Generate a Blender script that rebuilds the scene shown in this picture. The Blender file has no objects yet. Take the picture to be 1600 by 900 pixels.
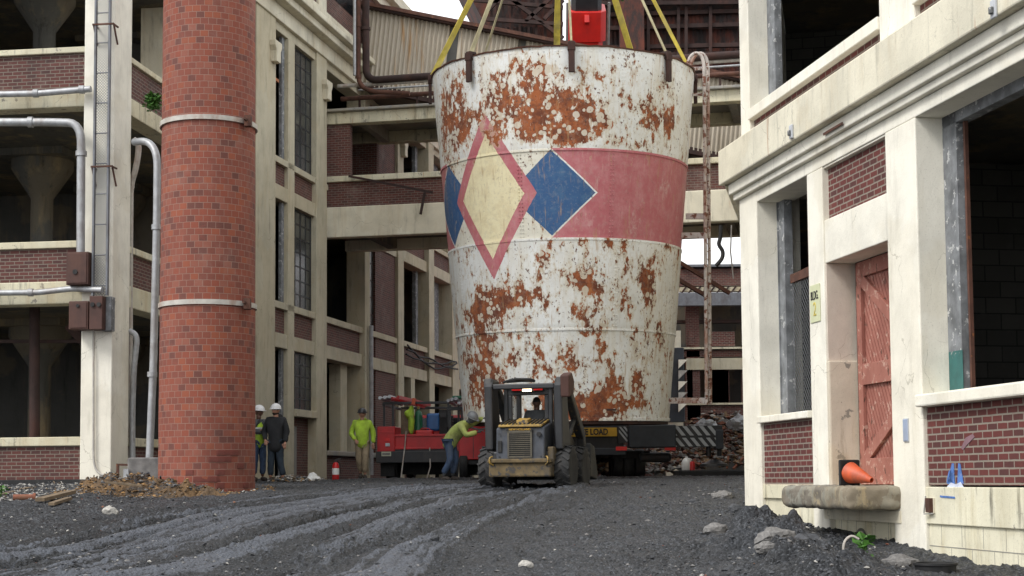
import bpy, bmesh, math, random
import numpy as np
from mathutils import Vector, Matrix, noise as mn
random.seed(7)
R = math.radians
sc = bpy.context.scene
col = sc.collection
# ---------------------------------------------------------------- camera, world, sun, exposure
FP = 2415.0; TH = math.atan(FP/33860); PCY = 750-FP*FP/33860; RHO = .0080; CT, ST = math.cos(TH), math.sin(TH)
cd = bpy.data.cameras.new('camera'); cam = bpy.data.objects.new('camera', cd); col.objects.link(cam)
cd.sensor_width = 36; cd.lens = FP/1600*36; cd.clip_end = 2000; cd.clip_start = .1
cam.location = (0, 0, 0); cam.matrix_world = Matrix.Rotation(R(90)+TH, 4, 'X') @ Matrix.Rotation(-RHO, 4, 'Z'); cd.shift_y = (PCY-450)/1600
sc.camera = cam
SUN_EL, SUN_AZ = R(46), R(238)          # azimuth measured from +Y clockwise: behind the camera to the left
w = bpy.data.worlds.new('World'); sc.world = w; w.use_nodes = True
nt = w.node_tree; nt.nodes.clear()
wo = nt.nodes.new('ShaderNodeOutputWorld'); bg = nt.nodes.new('ShaderNodeBackground')
sky = nt.nodes.new('ShaderNodeTexSky'); sky.sky_type = 'NISHITA'; sky.sun_disc = False
sky.sun_elevation = SUN_EL; sky.sun_rotation = SUN_AZ; sky.dust_density = 4; sky.air_density = 1.2
hs = nt.nodes.new('ShaderNodeHueSaturation'); hs.inputs['Saturation'].default_value = .12
cl = nt.nodes.new('ShaderNodeMix'); cl.data_type = 'RGBA'; cl.inputs[0].default_value = .8
tcw = nt.nodes.new('ShaderNodeTexCoord'); nzw = nt.nodes.new('ShaderNodeTexNoise'); nzw.inputs['Scale'].default_value = 1.6; nzw.inputs['Detail'].default_value = 5
rpw = nt.nodes.new('ShaderNodeValToRGB')
rpw.color_ramp.elements[0].position = .3; rpw.color_ramp.elements[0].color = (8.6, 9.0, 9.6, 1)
rpw.color_ramp.elements[1].position = .7; rpw.color_ramp.elements[1].color = (11.6, 11.7, 11.8, 1)
nt.links.new(tcw.outputs['Generated'], nzw.inputs['Vector']); nt.links.new(nzw.outputs['Fac'], rpw.inputs[0])
nt.links.new(sky.outputs[0], hs.inputs['Color']); nt.links.new(hs.outputs[0], cl.inputs[6]); nt.links.new(rpw.outputs[0], cl.inputs[7])
nt.links.new(cl.outputs[2], bg.inputs[0]); bg.inputs[1].default_value = .11; nt.links.new(bg.outputs[0], wo.inputs[0])
sd = bpy.data.lights.new('sun', 'SUN'); sd.energy = 1.5; sd.angle = R(18); sd.color = (1, .97, .93)
sun = bpy.data.objects.new('sun', sd); col.objects.link(sun)
sdir = Vector((math.sin(SUN_AZ)*math.cos(SUN_EL), math.cos(SUN_AZ)*math.cos(SUN_EL), math.sin(SUN_EL)))
sun.rotation_euler = sdir.to_track_quat('Z', 'Y').to_euler(); sun.location = (-10, -10, 40)
sc.view_settings.view_transform = 'Standard'; sc.view_settings.look = 'None'; sc.view_settings.gamma = 1
sc.view_settings.exposure = .66
sc.render.engine = 'CYCLES'

# ---------------------------------------------------------------- pixel helpers (photo 1600x900)
def ray(px, py):
    u0 = (px-800)/FP; v0 = (PCY-py)/FP; u = u0*math.cos(RHO)+v0*math.sin(RHO); v = -u0*math.sin(RHO)+v0*math.cos(RHO)
    d = Vector((u, CT-v*ST, ST+v*CT)); return d/d.y
def P(px, py, Y): return ray(px, py)*Y
class Fr:                                   # a facade frame: x along the wall, y inward, z up
    def __init__(s, O, yaw): s.O = Vector((O[0], O[1], 0)); s.yaw = R(yaw); s.ax = Vector((math.cos(s.yaw), math.sin(s.yaw), 0)); s.ay = Vector((-math.sin(s.yaw), math.cos(s.yaw), 0))
    def hit(s, px, py, off=0):
        d = ray(px, py); t = (s.O.dot(s.ay)+off)/d.dot(s.ay); p = d*t
        return (p-s.O).dot(s.ax), p.z
    def s(s_, px, py=500, off=0): return s_.hit(px, py, off)[0]
    def z(s_, px, py, off=0): return s_.hit(px, py, off)[1]
    def loc(s, p): q = Vector(p)-s.O; return Vector((q.dot(s.ax), q.dot(s.ay), p[2]))

# ---------------------------------------------------------------- tags
def tag(o, label=None, cat=None, group=None, kind=None):
    if label: o['label'] = label
    if cat: o['category'] = cat
    if group: o['group'] = group
    if kind: o['kind'] = kind
    return o
def thing(name, label, cat, loc=(0,0,0), rz=0, group=None):
    o = bpy.data.objects.new(name, None); o.empty_display_size = .2; col.objects.link(o)
    o.location = loc; o.rotation_euler = (0, 0, rz); return tag(o, label, cat, group)
def copy_tree(o, parent=None):
    c = o.copy(); col.objects.link(c); c.parent = parent
    for ch in [k for k in bpy.data.objects if k.parent == o]: copy_tree(ch, c)
    return c

# ---------------------------------------------------------------- mesh builder
class MB:
    def __init__(s): s.v = []; s.f = []; s.m = []; s.mi = 0; s.uv = None
    def add(s, vs, fs):
        b = len(s.v); s.v += [tuple(p) for p in vs]
        for f in fs: s.f.append([b+i for i in f]); s.m.append(s.mi)
        return s
    def box(s, x0, x1, y0, y1, z0, z1):
        if x0 > x1: x0, x1 = x1, x0
        if y0 > y1: y0, y1 = y1, y0
        if z0 > z1: z0, z1 = z1, z0
        return s.add([(x0,y0,z0),(x1,y0,z0),(x1,y1,z0),(x0,y1,z0),(x0,y0,z1),(x1,y0,z1),(x1,y1,z1),(x0,y1,z1)],
                     [(0,3,2,1),(4,5,6,7),(0,1,5,4),(1,2,6,5),(2,3,7,6),(3,0,4,7)])
    def bar(s, p, q, w=.05, h=None, up=(0,0,1)):
        p = Vector(p); q = Vector(q); h = h or w; d = (q-p).normalized(); u = Vector(up)
        if abs(d.dot(u)) > .98: u = Vector((0,1,0))
        a = d.cross(u).normalized()*w/2; b = a.cross(d).normalized()*h/2
        return s.add([p-a-b,p+a-b,p+a+b,p-a+b,q-a-b,q+a-b,q+a+b,q-a+b],
                     [(0,3,2,1),(4,5,6,7),(0,1,5,4),(1,2,6,5),(2,3,7,6),(3,0,4,7)])
    def prism(s, poly, y0, y1, ax='y'):      # poly in (x,z) for ax y, (y,z) for x, (x,y) for z
        n = len(poly)
        def m(a, b, c): return (a, c, b) if ax == 'y' else ((c, a, b) if ax == 'x' else (a, b, c))
        vs = [m(a, b, y0) for a, b in poly]+[m(a, b, y1) for a, b in poly]
        return s.add(vs, [list(range(n)), list(range(2*n-1, n-1, -1))]+[(i, i+n, (i+1) % n+n, (i+1) % n) for i in range(n)])
    def tube(s, pts, r, seg=10, caps=True, smooth=0):
        pts = [Vector(p) for p in pts]
        if smooth and len(pts) > 2:
            out = [pts[0]]
            for i in range(1, len(pts)-1):
                a, b, c = pts[i-1], pts[i], pts[i+1]
                la = min(smooth, (b-a).length*.49); lc = min(smooth, (c-b).length*.49)
                p0 = b+(a-b).normalized()*la; p2 = b+(c-b).normalized()*lc
                for k in range(7): t = k/6; out.append(p0*(1-t)**2+b*2*t*(1-t)+p2*t*t)
            out.append(pts[-1]); pts = out
        rs = r if isinstance(r, (list, tuple)) else [r]*len(pts)
        if len(rs) != len(pts): rs = [rs[0]+(rs[-1]-rs[0])*i/(len(pts)-1) for i in range(len(pts))]
        vs = []; ref = None
        for i, p in enumerate(pts):
            d = (pts[min(i+1, len(pts)-1)]-pts[max(i-1, 0)]).normalized()
            if ref is None: ref = d.orthogonal().normalized()
            ref = (ref-d*ref.dot(d)).normalized(); b = d.cross(ref)
            for k in range(seg): a = 2*math.pi*k/seg; vs.append(p+(ref*math.cos(a)+b*math.sin(a))*rs[i])
        fs = [(i*seg+k, i*seg+(k+1) % seg, (i+1)*seg+(k+1) % seg, (i+1)*seg+k) for i in range(len(pts)-1) for k in range(seg)]
        if caps: fs += [list(range(seg))[::-1], [(len(pts)-1)*seg+k for k in range(seg)]]
        return s.add(vs, fs)
    def lathe(s, prof, seg=24, O=(0,0,0), axis=(0,0,1)):     # prof: (r, h)
        q = Vector(axis).to_track_quat('Z', 'Y'); O = Vector(O); vs = []
        for r, h in prof:
            for k in range(seg): a = 2*math.pi*k/seg; vs.append(O+q @ Vector((r*math.cos(a), r*math.sin(a), h)))
        n = len(prof)
        fs = [(i*seg+k, i*seg+(k+1) % seg, (i+1)*seg+(k+1) % seg, (i+1)*seg+k) for i in range(n-1) for k in range(seg)]
        fs += [list(range(seg))[::-1], [(n-1)*seg+k for k in range(seg)]]
        return s.add(vs, fs)
    def ell(s, c, r, seg=16, ring=10, z0=-1, z1=1):
        r = r if isinstance(r, (tuple, list)) else (r, r, r); vs = []
        a0 = math.asin(z0); a1 = math.asin(z1)
        for i in range(ring+1):
            t = a0+(a1-a0)*i/ring
            for k in range(seg): a = 2*math.pi*k/seg; vs.append((c[0]+r[0]*math.cos(t)*math.cos(a), c[1]+r[1]*math.cos(t)*math.sin(a), c[2]+r[2]*math.sin(t)))
        fs = [(i*seg+k, i*seg+(k+1) % seg, (i+1)*seg+(k+1) % seg, (i+1)*seg+k) for i in range(ring) for k in range(seg)]
        fs += [list(range(seg))[::-1], [ring*seg+k for k in range(seg)]]
        return s.add(vs, fs)
    def chunk(s, c, r, squash=.7, rnd=random, rot=None):       # small broken stone (perturbed octahedron)
        ps = [(1,0,0),(0,1,0),(-1,0,0),(0,-1,0),(0,0,1),(0,0,-1),(.7,.7,.35),(-.7,.6,.3)]
        M_ = Matrix.Rotation(rnd.random()*6.28, 3, 'Z') @ Matrix.Rotation(rnd.uniform(-.4, .4), 3, 'X')
        sx = rnd.uniform(.7, 1.4)
        q = [M_ @ Vector((p[0]*sx*rnd.uniform(.7,1.2), p[1]*rnd.uniform(.7,1.2), p[2]*squash*rnd.uniform(.7,1.1)))*r+Vector(c) for p in ps]
        return s.add(q, [(0,6,4),(6,1,4),(1,7,4),(7,2,4),(2,3,4),(3,0,4),(6,0,5),(1,6,5),(7,1,5),(2,7,5),(3,2,5),(0,3,5)])
    def build(s, name, mat, parent=None, smooth=False, bevel=0, uvf=None, solid=0, weld=False):
        me = bpy.data.meshes.new(name); me.from_pydata(s.v, [], s.f)
        for m_ in (mat if isinstance(mat, (list, tuple)) else [mat]): me.materials.append(m_)
        if len(s.m): me.polygons.foreach_set('material_index', s.m)
        uvl = me.uv_layers.new(name='UVMap')
        for p in me.polygons:
            n = p.normal; a = (abs(n.x), abs(n.y), abs(n.z))
            for li in p.loop_indices:
                c = me.vertices[me.loops[li].vertex_index].co
                if uvf: uvl.data[li].uv = uvf(c, n)
                elif a[2] > a[0] and a[2] > a[1]: uvl.data[li].uv = (c.x, c.y)
                elif a[1] >= a[0]: uvl.data[li].uv = (c.x, c.z)
                else: uvl.data[li].uv = (c.y, c.z)
        if smooth:
            me.polygons.foreach_set('use_smooth', [True]*len(me.polygons))
            if smooth == 2: me.set_sharp_from_angle(angle=R(40))
        me.update()
        o = bpy.data.objects.new(name, me); col.objects.link(o); o.parent = parent
        if bevel:
            b = o.modifiers.new('bevel', 'BEVEL'); b.width = bevel; b.segments = 2; b.limit_method = 'ANGLE'; b.angle_limit = R(50); b.harden_normals = False
        return o
def box(name, mat, parent, *a, bevel=.012): return MB().box(*a).build(name, mat, parent, bevel=bevel)

# ---------------------------------------------------------------- materials
class NT:
    def __init__(s, name):
        s.mat = bpy.data.materials.new(name); s.mat.use_nodes = True; s.t = s.mat.node_tree; s.t.nodes.clear()
        s.out = s.n('OutputMaterial'); s.b = s.n('BsdfPrincipled'); s.l(s.b.outputs[0], s.out.inputs[0]); s.tc = s.n('TexCoord')
        s.obj = s.tc.outputs['Object']; s.uv = s.tc.outputs['UV']
    def n(s, t): return s.t.nodes.new('ShaderNode'+t)
    def l(s, a, b): s.t.links.new(a, b)
    def put(s, sock, v):
        if isinstance(v, bpy.types.NodeSocket): s.l(v, sock)
        elif isinstance(v, (tuple, list)) and sock.type == 'RGBA' and len(v) == 3: sock.default_value = (*v, 1)
        else: sock.default_value = v
    def vec(s, v, sc_=(1,1,1), rot=(0,0,0), loc=(0,0,0)):
        m = s.n('Mapping'); s.l(v, m.inputs[0]); m.inputs['Scale'].default_value = sc_; m.inputs['Rotation'].default_value = rot; m.inputs['Location'].default_value = loc; return m.outputs[0]
    def noise(s, sc_, det=6, ro=.6, v=None, dist=0):
        n = s.n('TexNoise'); s.l(v or s.obj, n.inputs['Vector']); n.inputs['Scale'].default_value = sc_; n.inputs['Detail'].default_value = det; n.inputs['Roughness'].default_value = ro; n.inputs['Distortion'].default_value = dist; return n.outputs['Fac']
    def vor(s, sc_, v=None, out='Distance'):
        n = s.n('TexVoronoi'); s.l(v or s.obj, n.inputs['Vector']); n.inputs['Scale'].default_value = sc_; return n.outputs[out]
    def step(s, v, a, b):                     # smooth map a..b -> 0..1
        n = s.n('MapRange'); s.put(n.inputs[0], v); n.inputs[1].default_value = a; n.inputs[2].default_value = b; n.interpolation_type = 'SMOOTHSTEP'; return n.outputs[0]
    def m(s, op, a, b=0, c=0):
        n = s.n('Math'); n.operation = op; s.put(n.inputs[0], a); s.put(n.inputs[1], b); s.put(n.inputs[2], c); return n.outputs[0]
    def mix(s, f, a, b):
        n = s.n('Mix'); n.data_type = 'RGBA'; s.put(n.inputs[0], f); s.put(n.inputs[6], a); s.put(n.inputs[7], b); return n.outputs[2]
    def bump(s, h, st=.3, d=.02):
        n = s.n('Bump'); s.put(n.inputs['Height'], h); n.inputs['Strength'].default_value = st; n.inputs['Distance'].default_value = d; s.l(n.outputs[0], s.b.inputs['Normal'])
    def fin(s, c, rough=.8, metal=0):
        s.put(s.b.inputs['Base Color'], c); s.put(s.b.inputs['Roughness'], rough); s.put(s.b.inputs['Metallic'], metal); return s.mat
def plain(name, c, rough=.6, metal=0, var=.25, sc_=6, bump=.15, dirt=None, da=.5, chips=None, ca=.62, emit=None):
    t = NT(name); c2 = tuple(x*(1-var) for x in c); n = t.noise(sc_)
    cc = t.mix(t.step(n, .3, .7), c, c2)
    if dirt: cc = t.mix(t.m('MULTIPLY', t.step(t.noise(sc_*.6, 8, .7, v=t.vec(t.obj, (1,1,.35))), .45, .7), da), cc, dirt)
    if chips: cc = t.mix(t.step(t.noise(sc_*1.7, 8, .65), ca, ca+.05), cc, chips)
    t.bump(n, bump, .01)
    if emit: t.put(t.b.inputs['Emission Color'], emit[:3]); t.b.inputs['Emission Strength'].default_value = emit[3]
    return t.fin(cc, rough, metal)
def concrete(name, c, stain=.5, dark=(.10,.09,.075), warm=(.42,.30,.14), chip=.68, aggregate=(.25,.23,.19), rust=0):
    t = NT(name)
    n1 = t.noise(1.3, 6, .6); n2 = t.noise(.9, 8, .7, v=t.vec(t.obj, (2.2,2.2,.35))); n3 = t.noise(3.5, 8, .7, v=t.vec(t.obj, (1.6,1.6,.22), loc=(3,1,7)))
    cc = t.mix(t.step(n1, .35, .7), c, tuple(x*.82 for x in c))
    cc = t.mix(t.m('MULTIPLY', t.step(n2, .5, .72), stain*.6), cc, warm)
    cc = t.mix(t.m('MULTIPLY', t.step(n3, .52, .74), stain), cc, dark)
    cc = t.mix(t.step(t.noise(5, 9, .65, v=t.vec(t.obj, loc=(9,4,2))), chip, chip+.03), cc, aggregate)
    sp = t.noise(60, 3, .6)
    cc = t.mix(t.m('MULTIPLY', t.step(sp, .58, .7), .25), cc, dark)
    wp = t.n('TexNoise'); t.l(t.obj, wp.inputs['Vector']); wp.inputs['Scale'].default_value = 2.5; wp.inputs['Detail'].default_value = 5
    ad = t.n('VectorMath'); ad.operation = 'MULTIPLY_ADD'; t.l(wp.outputs['Color'], ad.inputs[0]); ad.inputs[1].default_value = (.5,.5,.5); t.l(t.obj, ad.inputs[2])
    ve = t.n('TexVoronoi'); ve.feature = 'DISTANCE_TO_EDGE'; t.l(ad.outputs[0], ve.inputs['Vector']); ve.inputs['Scale'].default_value = .55
    ck = t.m('MULTIPLY', t.m('LESS_THAN', ve.outputs['Distance'], .0022), t.step(t.noise(.7, 4, .6, v=t.vec(t.obj, loc=(4,6,8))), .50, .56))
    cc = t.mix(t.m('MULTIPLY', ck, .45), cc, dark)
    cc = t.mix(t.m('MULTIPLY', t.step(t.noise(.55, 5, .55, v=t.vec(t.obj, loc=(7,1,5))), .50, .54), .14), cc, warm)
    if rust: cc = t.mix(t.m('MULTIPLY', t.step(t.noise(2.4, 6, .6, v=t.vec(t.obj, (2.5,2.5,.2), loc=(1,8,3))), .64, .72), rust), cc, (.33,.12,.03))
    h = t.m('ADD', t.m('MULTIPLY', t.noise(22, 6, .7), .5), t.noise(4, 5, .6)); t.bump(h, .35, .02)
    return t.fin(cc, .88)
def brick(name, c1, c2, mortar=(.25,.21,.17), bw=.205, rh=.0745, ms=.009, white=0, dark=.3, scl=1, sootc=(.03,.025,.025), pal=None):
    t = NT(name); b = t.n('TexBrick'); 
    wv = t.n('VectorMath'); wv.operation = 'ADD'; t.l(t.uv, wv.inputs[0])
    nn = t.n('TexNoise'); t.l(t.uv, nn.inputs['Vector']); nn.inputs['Scale'].default_value = 9
    sc_ = t.n('VectorMath'); sc_.operation = 'MULTIPLY_ADD'; t.l(nn.outputs['Color'], sc_.inputs[0]); sc_.inputs[1].default_value = (.008,.008,0); sc_.inputs[2].default_value = (-.004,-.004,0)
    t.l(sc_.outputs[0], wv.inputs[1]); t.l(wv.outputs[0], b.inputs['Vector'])
    b.inputs['Scale'].default_value = 1; b.inputs['Brick Width'].default_value = bw; b.inputs['Row Height'].default_value = rh; b.inputs['Mortar Size'].default_value = ms; b.inputs['Mortar Smooth'].default_value = .2; b.inputs['Bias'].default_value = -.1
    b.inputs['Color1'].default_value = (*c1, 1); b.inputs['Color2'].default_value = (*c2, 1); b.inputs['Mortar'].default_value = (*mortar, 1)
    pal = pal or [c1, c2, tuple(x*.7 for x in c1), tuple(x*1.15 for x in c1), c1, tuple(.5*(p+q) for p, q in zip(c1, c2))]
    sx = t.n('SeparateXYZ'); t.l(wv.outputs[0], sx.inputs[0])
    row = t.m('FLOOR', t.m('DIVIDE', sx.outputs[1], rh)); par = t.m('SUBTRACT', 1, t.m('ABSOLUTE', t.m('MODULO', row, 2)))
    num = t.m('FLOOR', t.m('ADD', t.m('DIVIDE', sx.outputs[0], bw), t.m('MULTIPLY', par, .5)))
    cv = t.n('CombineXYZ'); t.l(num, cv.inputs[0]); t.l(row, cv.inputs[1]); wn = t.n('TexWhiteNoise'); wn.noise_dimensions = '2D'; t.l(cv.outputs[0], wn.inputs['Vector'])
    rp = t.n('ValToRGB'); rp.color_ramp.interpolation = 'CONSTANT'
    mean_ = [sum(q_[k_] for q_ in pal)/len(pal) for k_ in range(3)]; pal = [tuple(q_[k_]*.62+mean_[k_]*.38 for k_ in range(3)) for q_ in pal]
    for i_, pc_ in enumerate(pal):
        e_ = rp.color_ramp.elements[i_] if i_ < 2 else rp.color_ramp.elements.new(i_/len(pal))
        e_.position = i_/len(pal); e_.color = (*pc_, 1)
    t.l(wn.outputs['Value'], rp.inputs[0])
    bc = t.mix(b.outputs['Fac'], rp.outputs[0], mortar)
    cc = t.mix(t.m('MULTIPLY', t.step(t.noise(.8, 6, .65, v=t.vec(t.obj, (1,1,.6))), .48, .75), dark), bc, sootc)
    cc = t.mix(t.m('MULTIPLY', t.step(t.noise(7, 7, .7), .5, .8), .35), cc, tuple(x*1.5 for x in c1))
    if white: cc = t.mix(t.m('MULTIPLY', t.step(t.noise(1.3, 8, .72, v=t.vec(t.obj, loc=(5,5,5))), .52, .74), white), cc, (.42,.38,.33))
    h = t.m('ADD', t.m('MULTIPLY', b.outputs['Fac'], -1.0), t.m('MULTIPLY', t.noise(30, 5, .6), .35)); t.bump(h, .6, .012)
    return t.fin(cc, .85)
M = {}
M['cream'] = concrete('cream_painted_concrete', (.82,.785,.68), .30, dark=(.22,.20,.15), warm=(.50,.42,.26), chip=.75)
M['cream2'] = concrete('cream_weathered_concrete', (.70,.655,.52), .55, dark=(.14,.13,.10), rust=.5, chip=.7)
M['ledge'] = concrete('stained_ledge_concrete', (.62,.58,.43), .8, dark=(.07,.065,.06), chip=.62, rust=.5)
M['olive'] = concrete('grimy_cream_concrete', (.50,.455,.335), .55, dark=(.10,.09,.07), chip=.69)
M['plinth'] = concrete('blockwork_plinth', (.72,.68,.52), 1.0, dark=(.10,.09,.065), warm=(.4,.32,.15), chip=.66, rust=.25)
M['tan'] = concrete('tan_painted_concrete', (.62,.54,.45), .35, dark=(.3,.22,.16))
M['raw'] = concrete('raw_grey_concrete', (.27,.26,.235), .6, dark=(.06,.055,.05))
M['inside'] = concrete('dirty_shaded_concrete', (.10,.097,.085), .8, dark=(.02,.02,.018), chip=.72)  # dark base colour stands in for indoor shade, with dirt stains over it
M['shaded'] = concrete('shaded_interior', (.085,.083,.076), .5, dark=(.015,.015,.014), chip=.8)  # shade of the unlit rooms put into the base colour
M['brick'] = brick('dark_red_brick', (.105,.033,.026), (.055,.024,.022), mortar=(.18,.15,.12), dark=.45, white=.12)
M['brickR'] = brick('red_brick', (.125,.028,.023), (.060,.024,.022), mortar=(.24,.205,.165), ms=.010, dark=.12)
M['brickB'] = brick('old_red_brick', (.12,.040,.031), (.065,.028,.024), mortar=(.16,.13,.105), dark=.5, white=.2)
M['chim'] = brick('chimney_tile_brick', (.215,.046,.028), (.135,.036,.025), mortar=(.26,.145,.11), bw=2*math.pi*.895/36, rh=.1195, ms=.006, dark=.35, white=.12, sootc=(.07,.035,.032), pal=[(.24,.058,.031),(.20,.054,.033),(.28,.074,.033),(.17,.050,.034),(.23,.072,.046),(.20,.050,.029),(.155,.046,.032),(.25,.088,.058),(.085,.036,.031),(.22,.056,.033)])
M['block'] = brick('concrete_block', (.095,.093,.085), (.07,.07,.065), mortar=(.03,.03,.03), bw=.42, rh=.21, ms=.01, dark=.3)
M['galv'] = plain('galvanised_pipe', (.42,.43,.44), .5, .35, dirt=(.18,.14,.11), da=.5)
M['cpipe'] = plain('cream_painted_pipe', (.50,.47,.42), .6, 0, dirt=(.25,.12,.07), da=.6)
M['rust'] = plain('brown_rust', (.13,.055,.035), .85, .1, .5, 5, .4, dirt=(.05,.025,.02), da=.6, chips=(.25,.09,.03), ca=.64)
M['darkrust'] = plain('dark_rust', (.045,.024,.02), .85, .1, .5, 3, .4, dirt=(.09,.03,.018), da=.5)
M['boxrust'] = plain('brown_box_metal', (.075,.032,.024), .7, .1, .3, 4, .2, dirt=(.12,.05,.03), da=.4)
M['steel'] = plain('dark_steel', (.05,.052,.055), .55, .4, dirt=(.06,.035,.025), da=.5)
M['greysteel'] = plain('grey_painted_steel', (.18,.19,.21), .6, .2, dirt=(.07,.05,.04), da=.6)
M['frame'] = plain('grey_wood_frame', (.24,.25,.26), .8, 0, .5, 5, .5, dirt=(.07,.07,.07), da=.6, chips=(.45,.45,.44), ca=.58)
M['black'] = plain('black_rubber', (.014,.014,.015), .75, 0, .3, 8, .3, dirt=(.05,.048,.045), da=.6)
M['mudrubber'] = plain('muddy_tyre', (.03,.03,.031), .85, 0, .3, 8, .4, dirt=(.07,.065,.06), da=.8)
M['blackp'] = plain('black_paint', (.022,.023,.026), .45, 0, .3, 4, .1, dirt=(.07,.06,.05), da=.5)
M['navy'] = plain('dark_navy_paint', (.028,.034,.044), .45, 0, .3, 4, .1, dirt=(.06,.055,.05), da=.4)
M['yellow'] = plain('dirty_yellow_paint', (.40,.25,.05), .55, 0, .3, 4, .15, dirt=(.07,.058,.045), da=.95, chips=(.06,.05,.04), ca=.56)
M['signy'] = plain('yellow_sign', (.62,.36,.03), .5, 0, .15, 5, .05, dirt=(.2,.14,.05), da=.4)
M['redp'] = plain('red_truck_paint', (.55,.012,.014), .35, 0, .2, 3, .05, dirt=(.12,.02,.02), da=.4)
M['redc'] = plain('red_crane_paint', (.66,.022,.016), .4, 0, .12, 3, .05, dirt=(.3,.02,.02), da=.3)
M['redlamp'] = plain('red_lamp_glass', (.5,.01,.01), .3, emit=(1,.03,.02,.05))
M['lamp'] = plain('lamp_glass', (.9,.8,.6), .3, emit=(1,.72,.42,5))
M['white'] = plain('white_plastic', (.78,.78,.76), .4, 0, .06, 5, .05, dirt=(.5,.48,.44), da=.4)
M['pvc'] = plain('grey_white_wrap', (.55,.57,.6), .5, 0, .3, 4, .3)
M['glass'] = plain('grimy_pane', (.045,.05,.05), .25, 0, .5, 3, .05, dirt=(.12,.12,.11), da=.7)
M['dglass'] = plain('dark_glass', (.012,.013,.015), .12)
M['strap'] = plain('yellow_sling_webbing', (.56,.44,.06), .8, 0, .3, 5, .3, dirt=(.3,.25,.12), da=.6)
M['strap2'] = plain('faded_sling_webbing', (.42,.37,.22), .8, 0, .3, 5, .3, dirt=(.25,.2,.1), da=.6)
M['cable'] = plain('steel_cable', (.30,.28,.26), .5, .5)
M['orange'] = plain('orange_cone_plastic', (.62,.10,.03), .55, 0, .3, 8, .05, dirt=(.25,.08,.05), da=.8)
M['orangeb'] = plain('orange_board', (.45,.17,.07), .7, 0, .3, 4, .2)
M['bluepl'] = plain('blue_plastic', (.03,.13,.36), .4)
M['greenpl'] = plain('green_gas_cylinder', (.02,.14,.07), .4)
M['wood'] = plain('weathered_timber', (.20,.145,.09), .85, 0, .4, 9, .4, dirt=(.07,.05,.035), da=.6)
M['earth'] = plain('brown_clod_earth', (.13,.085,.048), .95, 0, .5, 7, .6, dirt=(.07,.06,.05), da=.6)
M['clay'] = plain('ochre_clay', (.30,.175,.07), .95, 0, .4, 7, .6, dirt=(.13,.09,.06), da=.6)
M['stone'] = plain('grey_stone', (.22,.21,.20), .9, 0, .4, 7, .6, dirt=(.08,.08,.08), da=.6)
M['pale'] = plain('pale_stone', (.45,.43,.39), .9, 0, .3, 7, .6, dirt=(.16,.15,.14), da=.5)
M['dstone'] = plain('dark_gravel_stone', (.075,.078,.085), .85, 0, .5, 7, .6)
M['rubr'] = plain('brick_rubble', (.24,.085,.05), .95, 0, .5, 3, .5, dirt=(.3,.2,.12), da=.4)
M['rubt'] = plain('tan_rubble', (.30,.20,.12), .95, 0, .5, 3, .5)
M['leaf'] = plain('green_leaf', (.07,.19,.025), .6, 0, .4, 12, .1)
M['bluesp'] = plain('blue_spray_paint', (.10,.22,.55), .7, 0, .4, 14, .1, chips=(.3,.25,.3), ca=.58)
M['whitesp'] = plain('white_spray_paint', (.62,.66,.78), .8, 0, .3, 14, .1)
M['greysp'] = plain('grey_stencil_paint', (.17,.16,.13), .8)
M['plate'] = plain('blue_grey_plate', (.36,.43,.56), .5, .1, .2, 5, .1, dirt=(.4,.4,.42), da=.4)
M['sign'] = plain('cream_green_sign', (.60,.62,.40), .6, 0, .1, 5, .05)
M['ink'] = plain('black_sign_ink', (.03,.03,.03), .6)
M['ochre'] = plain('yellow_numeral', (.62,.50,.12), .6)
M['teal'] = plain('teal_paint', (.03,.13,.12), .6, 0, .3, 6, .3, chips=(.3,.3,.3), ca=.62)
M['skin'] = plain('skin', (.42,.22,.15), .55, 0, .1)
M['skin2'] = plain('dark_skin', (.12,.06,.04), .55, 0, .1)
M['hat'] = plain('white_helmet', (.78,.78,.78), .3, 0, .04)
M['bhat'] = plain('dark_helmet', (.03,.03,.035), .3)
M['ghat'] = plain('grey_helmet', (.16,.17,.18), .4)
M['lime'] = plain('lime_hivis_cloth', (.42,.62,.05), .85, 0, .25, 9, .4, dirt=(.12,.15,.05), da=.6)
M['lime2'] = plain('dirty_hivis_cloth', (.38,.44,.12), .85, 0, .3, 9, .4, dirt=(.2,.18,.1), da=.6)
M['silver'] = plain('reflective_tape', (.55,.55,.53), .4)
M['jeans'] = plain('blue_denim', (.05,.085,.16), .9, 0, .4, 9, .4, dirt=(.12,.12,.12), da=.4)
M['djeans'] = plain('dark_denim', (.03,.045,.065), .9, 0, .4, 9, .4)
M['khaki'] = plain('khaki_cloth', (.33,.26,.17), .9, 0, .3, 9, .4, dirt=(.13,.1,.07), da=.5)
M['jacket'] = plain('charcoal_cloth', (.022,.023,.026), .9, 0, .4, 9, .4)
M['greycl'] = plain('grey_cloth', (.09,.095,.10), .9, 0, .3, 9, .4)
M['boot'] = plain('muddy_boot', (.05,.04,.033), .8)
M['hair'] = plain('dark_hair', (.015,.012,.01), .7)
M['oil'] = plain('faded_blue_door_paint', (.05,.08,.09), .6)
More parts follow.
